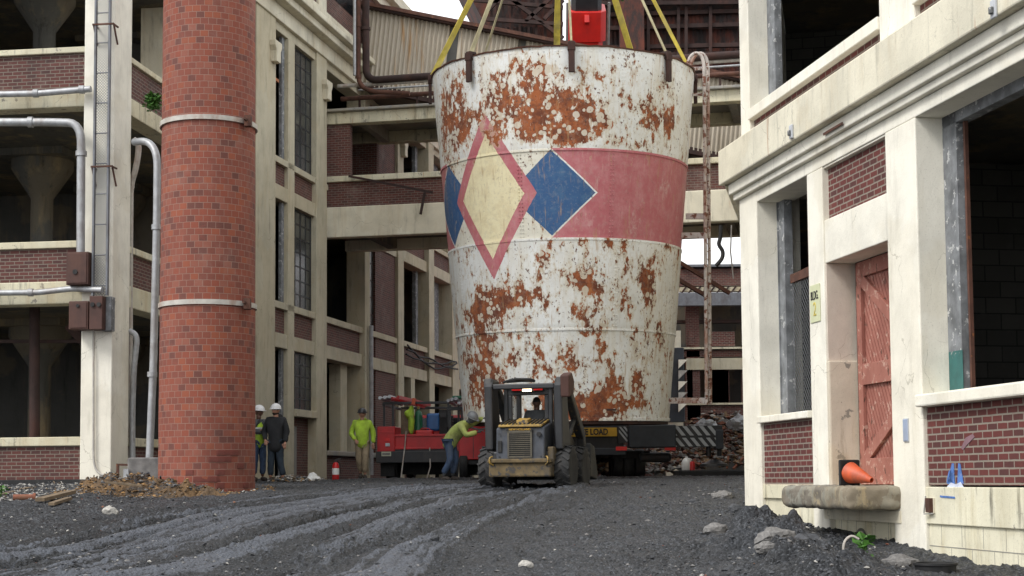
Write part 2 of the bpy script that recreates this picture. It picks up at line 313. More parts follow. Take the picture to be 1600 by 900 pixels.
# pink-red door planks
def door_mat():
    t = NT('faded_red_door'); n = t.noise(2.5, 8, .7, v=t.vec(t.obj, (1,1,.3)))
    cc = t.mix(t.step(n, .35, .7), (.34,.135,.10), (.24,.085,.062)); cc = t.mix(t.step(t.noise(9, 9, .75), .56, .61), cc, (.46,.28,.22))
    cc = t.mix(t.step(t.noise(14, 6, .6, v=t.vec(t.obj, (1,1,.4), loc=(4,4,4))), .60, .64), cc, (.10,.045,.03))
    t.bump(t.noise(14, 6, .7), .3, .01); return t.fin(cc, .7)
M['door'] = door_mat()
def corr_mat():
    t = NT('corrugated_cement_sheet'); n = t.noise(.5, 8, .7, v=t.vec(t.obj, (3,1,.5)))
    cc = t.mix(t.step(n, .4, .7), (.46,.41,.33), (.33,.28,.21)); cc = t.mix(t.m('MULTIPLY', t.step(t.noise(1.2, 6, .6, v=t.vec(t.obj, (4,1,.2))), .58, .72), .8), cc, (.40,.22,.08))
    t.bump(t.noise(20), .2, .01); return t.fin(cc, .85)
M['corr'] = corr_mat()
def siding_mat():
    t = NT('rusty_mill_siding'); n = t.noise(.6, 8, .72, v=t.vec(t.obj, (2,1,.7)))
    cc = t.mix(t.step(n, .4, .65), (.025,.018,.017), (.12,.032,.018)); cc = t.mix(t.step(t.noise(.9, 8, .7, v=t.vec(t.obj, loc=(3,3,3))), .58, .72), cc, (.07,.07,.062))
    t.bump(t.noise(8), .4, .03); return t.fin(cc, .9)
M['siding'] = siding_mat()
def hoarding_mat():
    return concrete('peeling_grey_board', (.17,.17,.165), .8, dark=(.04,.04,.04), chip=.55, aggregate=(.34,.33,.31))
M['board'] = hoarding_mat()
def mesh_wire():
    t = NT('expanded_metal_mesh'); v = t.vec(t.uv, (1,1,1), rot=(0,0,R(45)))
    sp = t.n('SeparateXYZ'); t.l(v, sp.inputs[0])
    def ln(o): return t.m('LESS_THAN', t.m('ABSOLUTE', t.m('SUBTRACT', t.m('FRACT', t.m('MULTIPLY', o, 17)), .5)), .1)
    k = t.m('MAXIMUM', ln(sp.outputs[0]), ln(sp.outputs[1]))
    t.put(t.b.inputs['Alpha'], k); return t.fin((.14,.145,.15), .6, .2)
M['wire'] = mesh_wire()
def mesh_wire2():
    t = NT('ladder_guard_mesh'); v = t.vec(t.uv, (1,1,1), rot=(0,0,R(45)))
    sp = t.n('SeparateXYZ'); t.l(v, sp.inputs[0])
    def ln(o): return t.m('LESS_THAN', t.m('ABSOLUTE', t.m('SUBTRACT', t.m('FRACT', t.m('MULTIPLY', o, 24)), .5)), .09)
    k = t.m('MAXIMUM', ln(sp.outputs[0]), ln(sp.outputs[1]))
    t.put(t.b.inputs['Alpha'], k); return t.fin((.2,.21,.215), .6, .3)
M['wire2'] = mesh_wire2()
def text(name, s, size, mat, parent, loc, rot, depth=.004, xs=1, bold=0):
    c = bpy.data.curves.new(name, 'FONT'); c.body = s; c.size = size; c.extrude = depth; c.align_x = 'CENTER'; c.align_y = 'CENTER'; c.offset = bold
    o = bpy.data.objects.new('tmp', c); col.objects.link(o)
    dg = bpy.context.evaluated_depsgraph_get(); me = bpy.data.meshes.new_from_object(o.evaluated_get(dg)); bpy.data.objects.remove(o)
    me.materials.clear(); me.materials.append(mat); me.name = name
    q = bpy.data.objects.new(name, me); col.objects.link(q); q.parent = parent; q.location = loc; q.rotation_euler = rot; q.scale = (xs, 1, 1); return q

# ---------------------------------------------------------------- the ground
rs = np.random.RandomState(3); LAT = rs.rand(256, 256)
def vn(x, y):
    xi = np.floor(x).astype(int); yi = np.floor(y).astype(int); fx = x-xi; fy = y-yi; fx = fx*fx*(3-2*fx); fy = fy*fy*(3-2*fy)
    a = LAT[xi % 256, yi % 256]; b = LAT[(xi+1) % 256, yi % 256]; c = LAT[xi % 256, (yi+1) % 256]; d = LAT[(xi+1) % 256, (yi+1) % 256]
    return (a*(1-fx)+b*fx)*(1-fy)+(c*(1-fx)+d*fx)*fy-.5
def fbm(x, y, o=4, g=.5):
    r = 0; a = 1
    for k in range(o): r = r+a*vn(x*2**k+17*k, y*2**k+31*k); a *= g
    return r
def slope(y): return np.where(y < 30, -.05*(30-y)-.12, np.minimum(-.12+.017*(y-30), .03))
def gpx(px, py):                                # where a photo pixel meets the bare slope
    Y = np.linspace(11, 45, 3400); d = ray(px, py); zz = d.z*Y-slope(Y); i = np.argmax(zz < 0) if d.z < 0 else 0
    k = np.where(zz[:-1]*zz[1:] <= 0)[0]; Yk = Y[k[0]] if len(k) else 33.0
    return float(d.x*Yk), float(Yk)
def curve(pts):
    q = sorted([gpx(*p)[::-1] for p in pts]); ys = [a for a, b in q]; xs = [b for a, b in q]
    return ys, xs
LY, LX = curve([(-300,900),(-20,858),(190,810),(380,784),(560,768),(720,758)])
RY, RX = curve([(735,900),(745,860),(795,815),(880,775),(920,760)])
LY = [8]+LY+[60]; LX = [LX[0]-9]+LX+[LX[-1]+.5]; RY = [8]+RY+[60]; RX = [RX[0]-.3]+RX+[RX[-1]+.5]
MOUNDS = [(1130,858,.9,.10),(1180,842,.42,.30),(1215,866,.5,.40),(1262,892,.6,.30),(1150,820,.5,.10),(1000,800,1.2,.05),(1300,905,.5,.22),(930,785,.8,.05),(700,772,.7,.04)]
MD = [(*gpx(a, b), r, h) for a, b, r, h in MOUNDS]
def G(x, y):
    x = np.asarray(x, float); y = np.asarray(y, float)
    z = slope(y)
    l = np.interp(y, LY, LX); r = np.interp(y, RY, RX); s = (x-l)/(np.maximum(r-l, .5))
    inr = np.clip((s+.18)*6, 0, 1)*np.clip((1.22-s+.25*vn(x*1.3, y*1.3))*2.6, 0, 1)*np.clip((y-9)/3, 0, 1)*np.clip((34-y)/4, 0, 1)
    wig = .05*vn(y*.35+3, s*3)
    S = s+wig
    per = np.abs(((S*11.5) % 1)-.5)*2
    w1 = vn(S*44, y*.09); w2 = vn(S*18+9, y*.14); w3 = vn(S*100+5, y*.3)
    track = .11*w1+.17*w2+.04*w3-.12*np.clip(.5-per, 0, .5)*2*np.clip(vn(S*5.7+40, y*.08)+.5, 0, 1)
    tread = .014*np.sign(np.sin(y*2*np.pi/.19+14*np.abs(((S*6) % 1)-.5)))*(np.abs(((S*6) % 1)-.5) < .34)*(vn(S*6+3, y*.22) > .0)
    clod = np.clip(-vn(S*18+9, y*.14)*3.2+.15, 0, 1)*(.10*np.abs(fbm(x*7, y*7, 3, .65))+.05*np.abs(fbm(x*19+5, y*19, 2)))
    track = track+clod+.016*vn(S*150, y*.5)
    rough = .05*fbm(x*1.1, y*1.1, 3)+.045*fbm(x*5, y*5, 3, .6)+.05*np.abs(fbm(x*11, y*11, 3, .75))
    z = z+inr*(track*(1-.45*np.clip((y-24)/8, 0, 1))+tread+.5*rough)+(1-inr)*rough*np.clip((60-y)/20, 0, 1)
    z = z+.06*np.exp(-((s+.2)/.06)**2)*np.clip((32-y)/4, 0, 1)
    for mx, my, mr, mh in MD:
        q = ((x-mx)**2+(y-my)**2)/(mr*mr); z = z+mh*np.exp(-q*1.3)*(1+.7*fbm(x*4, y*4, 4, .55))
    z = z+np.clip((y-24)/6, 0, 1)*np.clip((-6.6-x)/1.2, 0, 1)*.10*(y < 60)
    return z
def Gz(x, y): return float(G(x, y))
def gnd(px, py):                                # ground point under a pixel
    x, y = gpx(px, py); return Vector((x, y, Gz(x, y)))
def trackattr(x, y):
    l = np.interp(y, LY, LX); r = np.interp(y, RY, RX); s = (x-l)/(np.maximum(r-l, .5))
    inr = np.clip((s+.18)*6, 0, 1)*np.clip((1.22-s+.25*vn(x*1.3, y*1.3))*2.6, 0, 1)*np.clip((34-y)/4, 0, 1)
    S = s+.05*vn(y*.35+3, s*3)
    return inr*np.clip(.46+vn(S*44, y*.09)*1.2+vn(S*18+9, y*.14)*1.4+.9*vn(S*100+5, y*.3), 0, 1), S, inr
def make_ground():
    xs = np.concatenate([[-900,-400,-150,-70,-40,-25], np.arange(-16, -8, .09), np.arange(-8, 6.2, .034), np.arange(6.2, 14, .12), [16,20,30,60,150,400,900]])
    ys = np.concatenate([[-200,-60,-20,-5,2,6,9], np.arange(11, 17, .05), np.arange(17, 24, .065), np.arange(24, 40, .09), np.arange(40, 62, .4), [66,72,80,100,150,300,700,1500]])
    X, Y = np.meshgrid(xs, ys); Z = G(X, Y)
    Z = np.where(np.abs(X) > 60, np.where(Y < 0, -1.6, np.minimum(Z, 0)), Z)
    n, m_ = X.shape
    me = bpy.data.meshes.new('ground'); me.vertices.add(n*m_); me.vertices.foreach_set('co', np.stack([X, Y, Z], -1).ravel())
    i = np.arange(n*m_).reshape(n, m_); q = np.stack([i[:-1,:-1], i[:-1,1:], i[1:,1:], i[1:,:-1]], -1).reshape(-1, 4)
    me.loops.add(q.size); me.loops.foreach_set('vertex_index', q.ravel()); me.polygons.add(len(q)); me.polygons.foreach_set('loop_start', np.arange(0, q.size, 4)); 
    me.polygons.foreach_set('use_smooth', np.ones(len(q), bool)); me.update(); me.validate()
    for nm_, arr in zip(('smear', 'stream', 'rutted'), trackattr(X, Y)): me.attributes.new(nm_, 'FLOAT', 'POINT').data.foreach_set('value', (arr+0.0*X).ravel())
    t = NT('wet_dark_mud')
    def att(n_): q_ = t.n('Attribute'); q_.attribute_name = n_; return q_.outputs['Fac']
    sm_, st_, ru_ = att('smear'), att('stream'), att('rutted')
    a = t.noise(.9, 8, .65); b = t.noise(8, 8, .75); c = t.noise(60, 4, .7)
    sp = t.n('SeparateXYZ'); t.l(t.obj, sp.inputs[0]); cv = t.n('CombineXYZ'); t.l(t.m('MULTIPLY', st_, 26), cv.inputs[0]); t.l(t.m('MULTIPLY', sp.outputs[1], .5), cv.inputs[1])
    streak = t.noise(2.6, 6, .8, v=cv.outputs[0])
    vo = t.n('TexVoronoi'); t.l(t.obj, vo.inputs['Vector']); vo.inputs['Scale'].default_value = 26; vs_ = t.n('SeparateColor'); t.l(vo.outputs['Color'], vs_.inputs[0])
    vo2 = t.n('TexVoronoi'); t.l(t.obj, vo2.inputs['Vector']); vo2.inputs['Scale'].default_value = 60; vs2 = t.n('SeparateColor'); t.l(vo2.outputs['Color'], vs2.inputs[0])
    gr_ = t.mix(t.step(a, .36, .66), (.010,.0112,.0138), (.025,.028,.034))
    gr_ = t.mix(t.m('MULTIPLY', t.step(vs_.outputs[0], .62, 1.0), .45), gr_, (.11,.117,.132)); gr_ = t.mix(t.m('MULTIPLY', t.step(vs2.outputs[0], .74, 1.0), .55), gr_, (.17,.18,.195)); gr_ = t.mix(t.m('MULTIPLY', t.step(vs2.outputs[1], .6, 1.0), .7), gr_, (.010,.011,.013))
    k = t.step(t.m('ADD', t.m('ADD', t.m('MULTIPLY_ADD', sm_, .75, .10), t.m('MULTIPLY', t.m('SUBTRACT', streak, .5), 2.4)), t.m('MULTIPLY', t.m('SUBTRACT', b, .5), .5)), .42, .70)
    mud = t.mix(k, (.010,.0115,.014), (.098,.108,.130))  # rut shading in the colour: ridges pale like sheen, wet troughs dark
    mud = t.mix(t.m('MULTIPLY', t.step(vs2.outputs[0], .75, 1.0), t.m('MULTIPLY_ADD', k, -.5, .6)), mud, (.11,.118,.135)); mud = t.mix(t.m('MULTIPLY', t.step(b, .52, .75), .5), mud, (.035,.037,.043))
    cc = t.mix(ru_, gr_, mud)
    t.bump(t.m('ADD', t.m('ADD', t.m('MULTIPLY', c, .4), b), t.m('ADD', t.m('MULTIPLY', vo.outputs['Distance'], -.8), t.m('MULTIPLY', t.m('MULTIPLY', streak, ru_), 1.0))), 1.0, .05)
    me.materials.append(t.fin(cc, t.m('ADD', .30, t.m('MULTIPLY', t.noise(2, 5, .6), .45))))
    o = bpy.data.objects.new('ground', me); col.objects.link(o); o['kind'] = 'structure'
make_ground()
# ================================================================ NEAR LEFT WING
W = Fr(P(173, 742, 31), -8)
wing = thing('factory_wing', 'open cream and brick factory wing behind the chimney, at the left edge', 'building', W.O, W.yaw)
wz = lambda py: W.z(60, py)
lev = [dict(b0=None, b1=None, w0=wz(745)-.35, w1=wz(697), s1=wz(683)),
       dict(b0=wz(475), b1=wz(440), w0=wz(440), w1=wz(388), s1=wz(377)),
       dict(b0=wz(168), b1=wz(140), w0=wz(140), w1=wz(84), s1=wz(75)),
       dict(b0=wz(168)+4.0, b1=wz(140)+4.0, w0=wz(140)+4.0, w1=wz(84)+4.0, s1=wz(75)+4.0)]
TOP = 17.2
# columns: corner, front next bay, side row
box('column', M['cream'], wing, -.66, 0, 0, .9, -.5, TOP, bevel=.02)
for x0 in (-7.6, -14.5): box('column', M['cream2'], wing, x0, x0+.7, 0, .8, -.5, TOP, bevel=.02)
for y0 in (7.2,): box('column', M['cream2'], wing, -.7, 0, y0, y0+.8, -.5, TOP, bevel=.02)
for k, L in enumerate(lev):
    spans = [('f', -6.9, -.66), ('f', -13.8, -7.6), ('s', .9, 7.2)]
    for kind, a, b in spans:
        def bx(nm, m, o0, o1, z0, z1, bev=.012):
            if kind == 'f': return box(nm, m, wing, a, b, o0, o1, z0, z1, bevel=bev)
            return box(nm, m, wing, -o1, -o0, a, b, z0, z1, bevel=bev)
        if L['b0'] is not None: bx('beam', M['ledge'], .04, .5, L['b0'], L['b1'], .02)
        bx('brick_panel', M['brick'], .1, .4, L['w0'], L['w1'], 0)
        bx('sill', M['ledge'], .03, .47, L['w1'], L['s1'], .015)
    if L['b1'] is not None:
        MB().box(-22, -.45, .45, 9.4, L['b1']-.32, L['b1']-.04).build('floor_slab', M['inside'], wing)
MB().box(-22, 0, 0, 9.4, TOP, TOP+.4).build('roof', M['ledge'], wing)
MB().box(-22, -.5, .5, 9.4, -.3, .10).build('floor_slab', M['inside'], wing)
MB().box(-22, -.3, 9.4, 9.7, -.4, TOP).build('back_wall', M['shaded'], wing)
MB().box(-22.3, -22, 0, 9.7, -.4, TOP).build('back_wall', M['shaded'], wing)
def mushroom(par, x, y, z0, z1, r=.36):
    h = z1-z0
    MB().lathe([(r, z0), (r, z1-1.05), (r*1.25, z1-.95), (r*2.6, z1-.42), (r*2.75, z1-.35), (r*2.75, z1-.16)], 20, (x, y, 0)).build('mushroom_column', M['inside'], par, smooth=2)
    MB().box(x-r*3.4, x+r*3.4, y-r*3.4, y+r*3.4, z1-.16, z1).build('column_cap', M['inside'], par)
for k in range(3):
    z0 = lev[k]['b1'] or .1; z1 = lev[k+1]['b1']-.32
    mx_ = W.loc(P(58, 300, 35.8)).x
    for x, y in ((mx_, 4.6), (mx_-4.7, 4.6), (mx_, 9.2), (mx_-4.7, 9.3)): mushroom(wing, x, y, z0, z1, .26)
box('partition_wall', M['cream2'], wing, -2.0, -.75, 6.4, 6.6, lev[2]['b1'], lev[3]['b1']-.32)
# rusty stanchion and hanging pipe in ground storey
MB().tube([W.loc(P(54, 690, 32.4)), W.loc(P(54, 474, 32.4))], .11, 12).build('stanchion', M['darkrust'], wing, smooth=2)
MB().bar((-5.5, 1.6, 3.1), (-.5, 1.6, 3.0), .07).bar((-1.6, 1.5, 3.35), (-1.2, 1.6, 2.9), .2, .18).build('hanging_pipework', M['darkrust'], wing)

# ladder with mesh guard on the corner column (front face)
def wl(px, py, off): s, z = W.hit(px, py, off); return Vector((s, off, z))
lad = thing('wall_ladder', 'grey steel ladder with wire mesh guard up the cream corner column', 'ladder', W.O, W.yaw)
zb = W.z(150, 462, -.22); xa = W.s(147, 300, -.22); xb = W.s(169, 300, -.22)
for x in (xa, xb): MB().box(x-.018, x+.018, -.26, -.18, zb, TOP-.2).build('rail', M['greysteel'], lad)
z = zb+.2
while z < 11.5: MB().tube([(xa, -.22, z), (xb, -.22, z)], .012, 6).build('rung', M['greysteel'], lad); z += .62
MB().add([(xa, -.18, zb), (xb, -.18, zb), (xb, -.18, 11.6), (xa, -.18, 11.6)], [(0,1,2,3)]).build('mesh_guard', M['wire2'], lad)
for py in (40, 262):
    zz = W.z(158, py, -.22)
    for x in (xa-.06, xb+.07): MB().box(x, x+.03, -.24, 0, zz, zz+.03).bar((x+.015, -.22, zz), (x+.015, -.02, zz-.35), .03).build('bracket', M['rust'], lad)
    MB().box(xa-.06, xb+.10, -.27, -.24, zz, zz+.035).build('cross_bar', M['rust'], lad)
# electrical boxes
def ebox(name, label, px0, py0, px1, py1, off, dep, m, lid=True, holes=()):
    a = wl(px0, py1, off); b = wl(px1, py0, off)
    t = thing(name, label, 'electrical box', W.O, W.yaw)
    MB().box(a.x, b.x, off, off+dep, a.z, b.z).build('housing', m, t, bevel=.012)
    if lid: MB().box(a.x+.03, b.x-.03, off-.014, off, a.z+.03, b.z-.03).build('lid', m, t, bevel=.006)
    for hx, hy, hr in holes:
        c = wl(hx, hy, off); MB().lathe([(hr, 0), (hr, .02)], 14, (c.x, off-.014, c.z), (0, -1, 0)).build('knockout', M['black'], t)
    return t
ebox('junction_box', 'rusted box with one round hole at the bottom end of the bent pipe', 103, 393, 138, 445, -.36, .3, M['boxrust'], True, [(118, 425, .05)])
ebox('junction_box', 'brown rusted square box, left one of the pair below the ladder foot', 107, 470, 138, 515, -.36, .3, M['boxrust'], True, [(122, 478, .035)])
ebox('switch_box', 'rusty brown box with two round ports, right one of the pair below the ladder foot', 139, 462, 160, 515, -.38, .3, M['boxrust'], False, [(145, 476, .045), (155, 476, .045)])
ebox('meter_box', 'blue grey open sided steel cabinet on the corner column behind the rusty brown boxes', 158, 463, 174, 517, -.2, .2, M['frame'], False)
def pipe(name, label, pts, r, m, sm=.35, cat='pipe', clamps=(), fr=None, grp=None):
    o = thing(name, label, cat, group=grp)
    MB().tube(pts, r, 12, smooth=sm).build('pipe_run', m, o, smooth=2)
    for c, d in clamps: MB().lathe([(r*1.35, -.05), (r*1.35, .05)], 12, c, d).build('coupling', m, o, smooth=2)
    return o
def PW(px, py, off=-.15): d = ray(px, py); t = (W.O.dot(W.ay)+off)/d.dot(W.ay); return d*t
pipe('conduit', 'grey pipe running level below the upper brick panel of the left wing', [PW(-160, 151), PW(60, 146), PW(142, 139)], .065, M['galv'], 0, clamps=[(PW(56, 146), (1,0,0)), (PW(128, 140), (1,0,0))])
pipe('conduit', 'thick grey pipe that bends down beside the ladder into the upper rusted box', [PW(-160, 191, -.25), PW(88, 191, -.25), PW(127, 193, -.25), PW(126, 395, -.25)], .085, M['galv'], .42, clamps=[(PW(48, 191, -.25), (1,0,0)), (PW(127, 240, -.25), (0,0,1))])
pipe('conduit', 'grey pipe running level across the middle beam of the left wing to the rusty boxes', [PW(-160, 459), PW(60, 457), PW(112, 451), PW(160, 453, -.3)], .06, M['galv'], .1, clamps=[(PW(48, 457), (1,0,0))])
pipe('conduit', 'thin cream painted conduit running down the corner column from the rusty boxes to the ground', [PW(146, 517, -.05), PW(146, 725, -.05), PW(154, 741, -.05), PW(172, 743, -.05)], .022, M['cpipe'], .3)
# pipes on the side face between column and chimney
pipe('downpipe', 'mottled pink downpipe with a hooked top beside the corner column', [P(209, 218, 31.9), P(218, 224, 31.9), P(213, 262, 31.9), P(204, 290, 32.05), P(203, 420, 32.1), P(202, 752, 32.1)], .062, M['cpipe'], .25, clamps=[(P(204, 290, 32.05), (0,0,1))])
pipe('downpipe', 'grey galvanised downpipe with an arched top beside the chimney, right one of two', [P(209, 222, 31.2), P(232, 220, 31.0), P(246, 240, 30.8), P(245, 340, 30.8), P(240, 560, 30.8), P(232, 752, 30.8)], .075, M['galv'], .3, clamps=[(P(244.5, 355, 30.8), (0,0,1)), (P(238, 585, 30.8), (0,0,1))])
pipe('downpipe', 'short grey bent pipe low between the corner column and the chimney', [P(202, 517, 31.9), P(215, 524, 31.9), P(209, 575, 31.9), P(207, 640, 32), P(207, 752, 32)], .06, M['galv'], .25)
# bracket stand
st = thing('bracket_stand', 'small rusty angle iron stand in front of the foot of the corner column', 'metal stand')
MB().bar(P(182, 704+22, 30.2), P(230, 727, 30.2), .04).build('top_bar', M['rust'], st)
MB().bar(P(184, 726, 30.2), P(184, 752, 30.2), .05).build('leg', M['rust'], st)
MB().bar(P(215, 730, 30.2), P(197, 760, 30.2), .05).build('brace', M['greysteel'], st)
MB().box(-.05, .05, -.03, .03, 0, .4).build('leg', M['galv'], st).location = P(197, 765, 30.1)
# small square box + plant + block
c = P(229, 735, 30.4); bb = MB().box(-.32, .32, -.25, .25, -.35, .25).build('concrete_block', M['stone'], None, bevel=.03); bb.location = c; tag(bb, 'low brown concrete block at the foot of the chimney behind the downpipe', 'block')

# ================================================================ CHIMNEY
CR = .895; cc_ = P(323, 766, 29.0); CX, CY = cc_.x, cc_.y
ch = thing('brick_chimney', 'round red brick chimney with two iron hoops rising in front of the left wing', 'chimney', (CX, CY, 0))
seg = 64; m_ = MB(); rings = 70; vs = []
for i in range(rings+1):
    z = -.7+i*(13.7/rings); k = z
    for j in range(seg):
        a = 2*math.pi*j/seg; ox = .03 if k < 2.5 else 0
        r = CR-.006*z*.5+.006*mn.noise(Vector((math.cos(a)*2, math.sin(a)*2, z*2)))
        if z < 1.1: r += .05*max(0, mn.noise(Vector((math.cos(a)*3, math.sin(a)*3, z*2.5))))*(1.1-z)/1.1
        vs.append((r*math.cos(a), r*math.sin(a), z))
m_.add(vs, [(i*seg+j, i*seg+(j+1) % seg, (i+1)*seg+(j+1) % seg, (i+1)*seg+j) for i in range(rings) for j in range(seg)])
sh = m_.build('shaft', M['chim'], ch, smooth=True)
uv = sh.data.uv_layers[0].data
for p in sh.data.polygons:
    ca = math.atan2(p.center.y, p.center.x)
    for li in p.loop_indices:
        co = sh.data.vertices[sh.data.loops[li].vertex_index].co; a = math.atan2(co.y, co.x)
        if a-ca > 3: a -= 2*math.pi
        if ca-a > 3: a += 2*math.pi
        uv[li].uv = (a*.895, co.z)   # whole bricks round the shaft
for py in (182, 471):
    zz = P(323, py, CY-CR).z
    b_ = MB(); pr = [(CR-.005, -.045), (CR+.022, -.045), (CR+.022, .045), (CR-.005, .045)]
    n = 64; v_ = []
    for r, h in pr:
        for k in range(n): a = 2*math.pi*k/n; v_.append((r*math.cos(a), r*math.sin(a), zz+h))
    b_.add(v_, [(i*n+k, i*n+(k+1) % n, ((i+1) % 4)*n+(k+1) % n, ((i+1) % 4)*n+k) for i in range(4) for k in range(n)])
    h_ = b_.build('iron_hoop', M['cpipe'], ch, smooth=2)
    MB().box(CR*.87, CR*.87+.12, -.62, -.45, zz-.11, zz+.09).bar((CR*.87+.02, -.75, zz), (CR*.87+.06, -.4, zz), .04).build('clamp', M['rust'], h_)
t_ = plain('loose_red_brick', (.17,.042,.03), .85, 0, .4, 3, .3, dirt=(.10,.05,.04)); rr = random.Random(4); used_ = set()
for k in range(22):
    z = .1195*rr.choice([0,1,2,3,4,5,6])-.06; ai = rr.randint(-1, 7)
    if (z, ai) in used_: continue
    used_.add((z, ai)); a = R(-90+ai*9.0); r = CR+.010; s = rr.uniform(.0, .014)
    q_ = MB().box(-.072, .072, -s, .05, -.054, .054).build('loose_brick', t_, ch, bevel=.006); q_.location = (r*math.cos(a), r*math.sin(a), z); q_.rotation_euler = (0, 0, a+math.pi/2)
pt = P(374, 672, CY-.84)

# ================================================================ MAIN LEFT BUILDING (street facade)
B = Fr((-6.92, 42), 78.1)
B.O = Vector((-6.92, 42, 0)) - B.ax*0
bld = thing('factory_building', 'long cream and brick factory with tall steel windows, right of the chimney', 'building', B.O, B.yaw)
bz = lambda x, y: B.z(x, y)
F1, F2, F3 = (bz(424, 540), bz(424, 517)), (bz(424, 305), bz(424, 282)), None
b1a, b1b = F1; b2a, b2b = F2
s2a, s2b = bz(424, 478), bz(424, 467); s3a, s3b = bz(427, 250), bz(427, 240)
hd3 = bz(427, 42)
CN0 = hd3+.25
pil = [(382, 400.5), (396, 427), (492, 508), (566, 574), (620, 629), (667, 675), (705, 715), (737, 746), (764, 770)]
ps = [(B.s(a), B.s(b)) for a, b in pil]
ps[0] = (ps[1][0]-3.4, ps[1][0]-2.9)
L = 62
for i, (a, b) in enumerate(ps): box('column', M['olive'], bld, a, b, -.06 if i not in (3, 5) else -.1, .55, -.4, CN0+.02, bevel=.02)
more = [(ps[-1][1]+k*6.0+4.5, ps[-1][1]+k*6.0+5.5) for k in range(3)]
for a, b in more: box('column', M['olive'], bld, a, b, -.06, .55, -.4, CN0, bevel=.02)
allp = ps+more
def win(s0, s1, z0, z1, nx, nz, y=.12, fm='steel', depth=.05):
    f = MB(); 
    f.box(s0, s1, y, y+depth, z0, z0+.05).box(s0, s1, y, y+depth, z1-.05, z1).box(s0, s0+.05, y, y+depth, z0, z1).box(s1-.05, s1, y, y+depth, z0, z1)
    for k in range(1, nx): x = s0+(s1-s0)*k/nx; w_ = .03 if k != nx//2 or nx < 3 else .06; f.box(x-w_/2, x+w_/2, y+.004, y+depth-.004, z0+.05, z1-.05)
    for k in range(1, nz): z = z0+(z1-z0)*k/nz; f.box(s0+.05, s1-.05, y+.008, y+depth-.008, z-.018, z+.018)
    o = f.build('window', M[fm], bld)
    MB().box(s0+.05, s1-.05, y+.02, y+.026, z0+.05, z1-.05).build('pane', M['glass'], o)
    return o
for i in range(len(allp)-1):
    s0, s1 = allp[i][1], allp[i+1][0]; det = i < 8
    for (za, zb_, sa, sb) in ((b1a, b1b, s2a, s2b), (b2a, b2b, s3a, s3b)):
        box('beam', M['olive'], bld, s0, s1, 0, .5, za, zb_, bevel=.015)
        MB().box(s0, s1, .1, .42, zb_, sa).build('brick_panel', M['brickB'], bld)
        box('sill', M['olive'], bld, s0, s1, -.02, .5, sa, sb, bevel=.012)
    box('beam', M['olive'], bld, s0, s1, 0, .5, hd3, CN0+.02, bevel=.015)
# bay 1 (index1: between 427 and 484): mullion column and steel windows
m0, m1 = B.s(449), B.s(459)
box('column', M['olive'], bld, m0, m1, -.02, .2, -.4, hd3, bevel=.015)
a0, a1 = ps[1][1], ps[2][0]
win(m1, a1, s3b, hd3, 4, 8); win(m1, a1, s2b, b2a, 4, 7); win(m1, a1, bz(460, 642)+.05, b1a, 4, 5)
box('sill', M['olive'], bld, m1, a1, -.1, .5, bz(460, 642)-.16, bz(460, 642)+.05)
MB().box(m1, a1, .22, .4, -.4, bz(460, 642)-.16).build('brick_panel', M['brickB'], bld)
MB().box(m1+.1, m1+.75, .17, .22, .05, bz(460, 660)-.1).build('door', M['raw'], bld, bevel=.01)
MB().box(a0, m0, .38, .42, s3b, s3b+2.2).build('board', M['shaded'], bld)
MB().box(a0+.25, a0+.55, .2, .3, s3b, bz(440, 125)).box(a0+.1, a0+.9, .18, .32, bz(440, 125), bz(440, 120)).build('orange_post', M['orangeb'], bld, bevel=.01)
for z0, z1 in ((s3b, hd3), (s2b, b2a), (0, b1a)): box('frame_post', M['frame'], bld, m0-.22, m0-.02, .1, .2, z0, z1)
MB().bar((a0, .25, s2b+.35), (m0-.25, .3, s2b+.8), .05).build('broken_muntin', M['rust'], bld)
# bay 2 (508..559): openings, ground sill
g0, g1 = ps[2][1], ps[3][0]; gz0 = bz(509, 704)
box('sill', M['raw'], bld, g0, ps[4][0], -.12, .5, gz0-.16, gz0, bevel=.03)
MB().box(g0, ps[4][0], .02, .4, -.4, gz0-.16).build('brick_panel', M['brickB'], bld)
box('column', M['olive'], bld, B.s(546), B.s(556), .3, .7, gz0, b1a)
# bay 3 (574..617): narrow window then brick field
h0, h1, h2 = ps[3][1], B.s(589), ps[4][0]
MB().box(h1, h2, .06, .4, gz0, hd3).build('brick_panel', M['brickB'], bld)
win(h0, h1, s2b, b2a, 2, 5, fm='darkrust'); win(h0, h1, s3b, hd3, 2, 5, fm='darkrust')
MB().box(h0, h1, .3, .34, gz0, b1a).build('board', M['siding'], bld)
# bay 4, 5
k0, k1 = ps[4][1], ps[5][0]; q0, q1 = ps[5][1], ps[6][0]
mm = (B.s(642), B.s(648))
box('column', M['olive'], bld, mm[0], mm[1], 0, .4, -.4, b1a)
MB().box(k0, mm[0], .1, .35, -.4, bz(640, 655)).build('brick_panel', M['brickB'], bld)
for zz in ((s2b, b2a), (s3b, hd3)):
    box('frame_post', M['frame'], bld, k1-.5, k1-.2, .3, .45, *zz)
    box('frame_post', M['frame'], bld, q0+.2, q1-.3, .45, .5, *zz)
# corbels under head height on big pilasters
for i in (1, 2, 4, 6):
    if i < len(ps):
        a, b = ps[i]; zc = bz(505, 138)
        MB().prism([(.52, zc+.2), (.52, zc+.05), (.42, zc-.08), (.42, zc-.40), (.1, zc-.40), (.1, zc-.08), (0, zc+.05), (0, zc+.2)][::-1], -.24, -.05).build('corbel', M['cream2'], bld, bevel=.02).location = (b-.5, 0, 0)
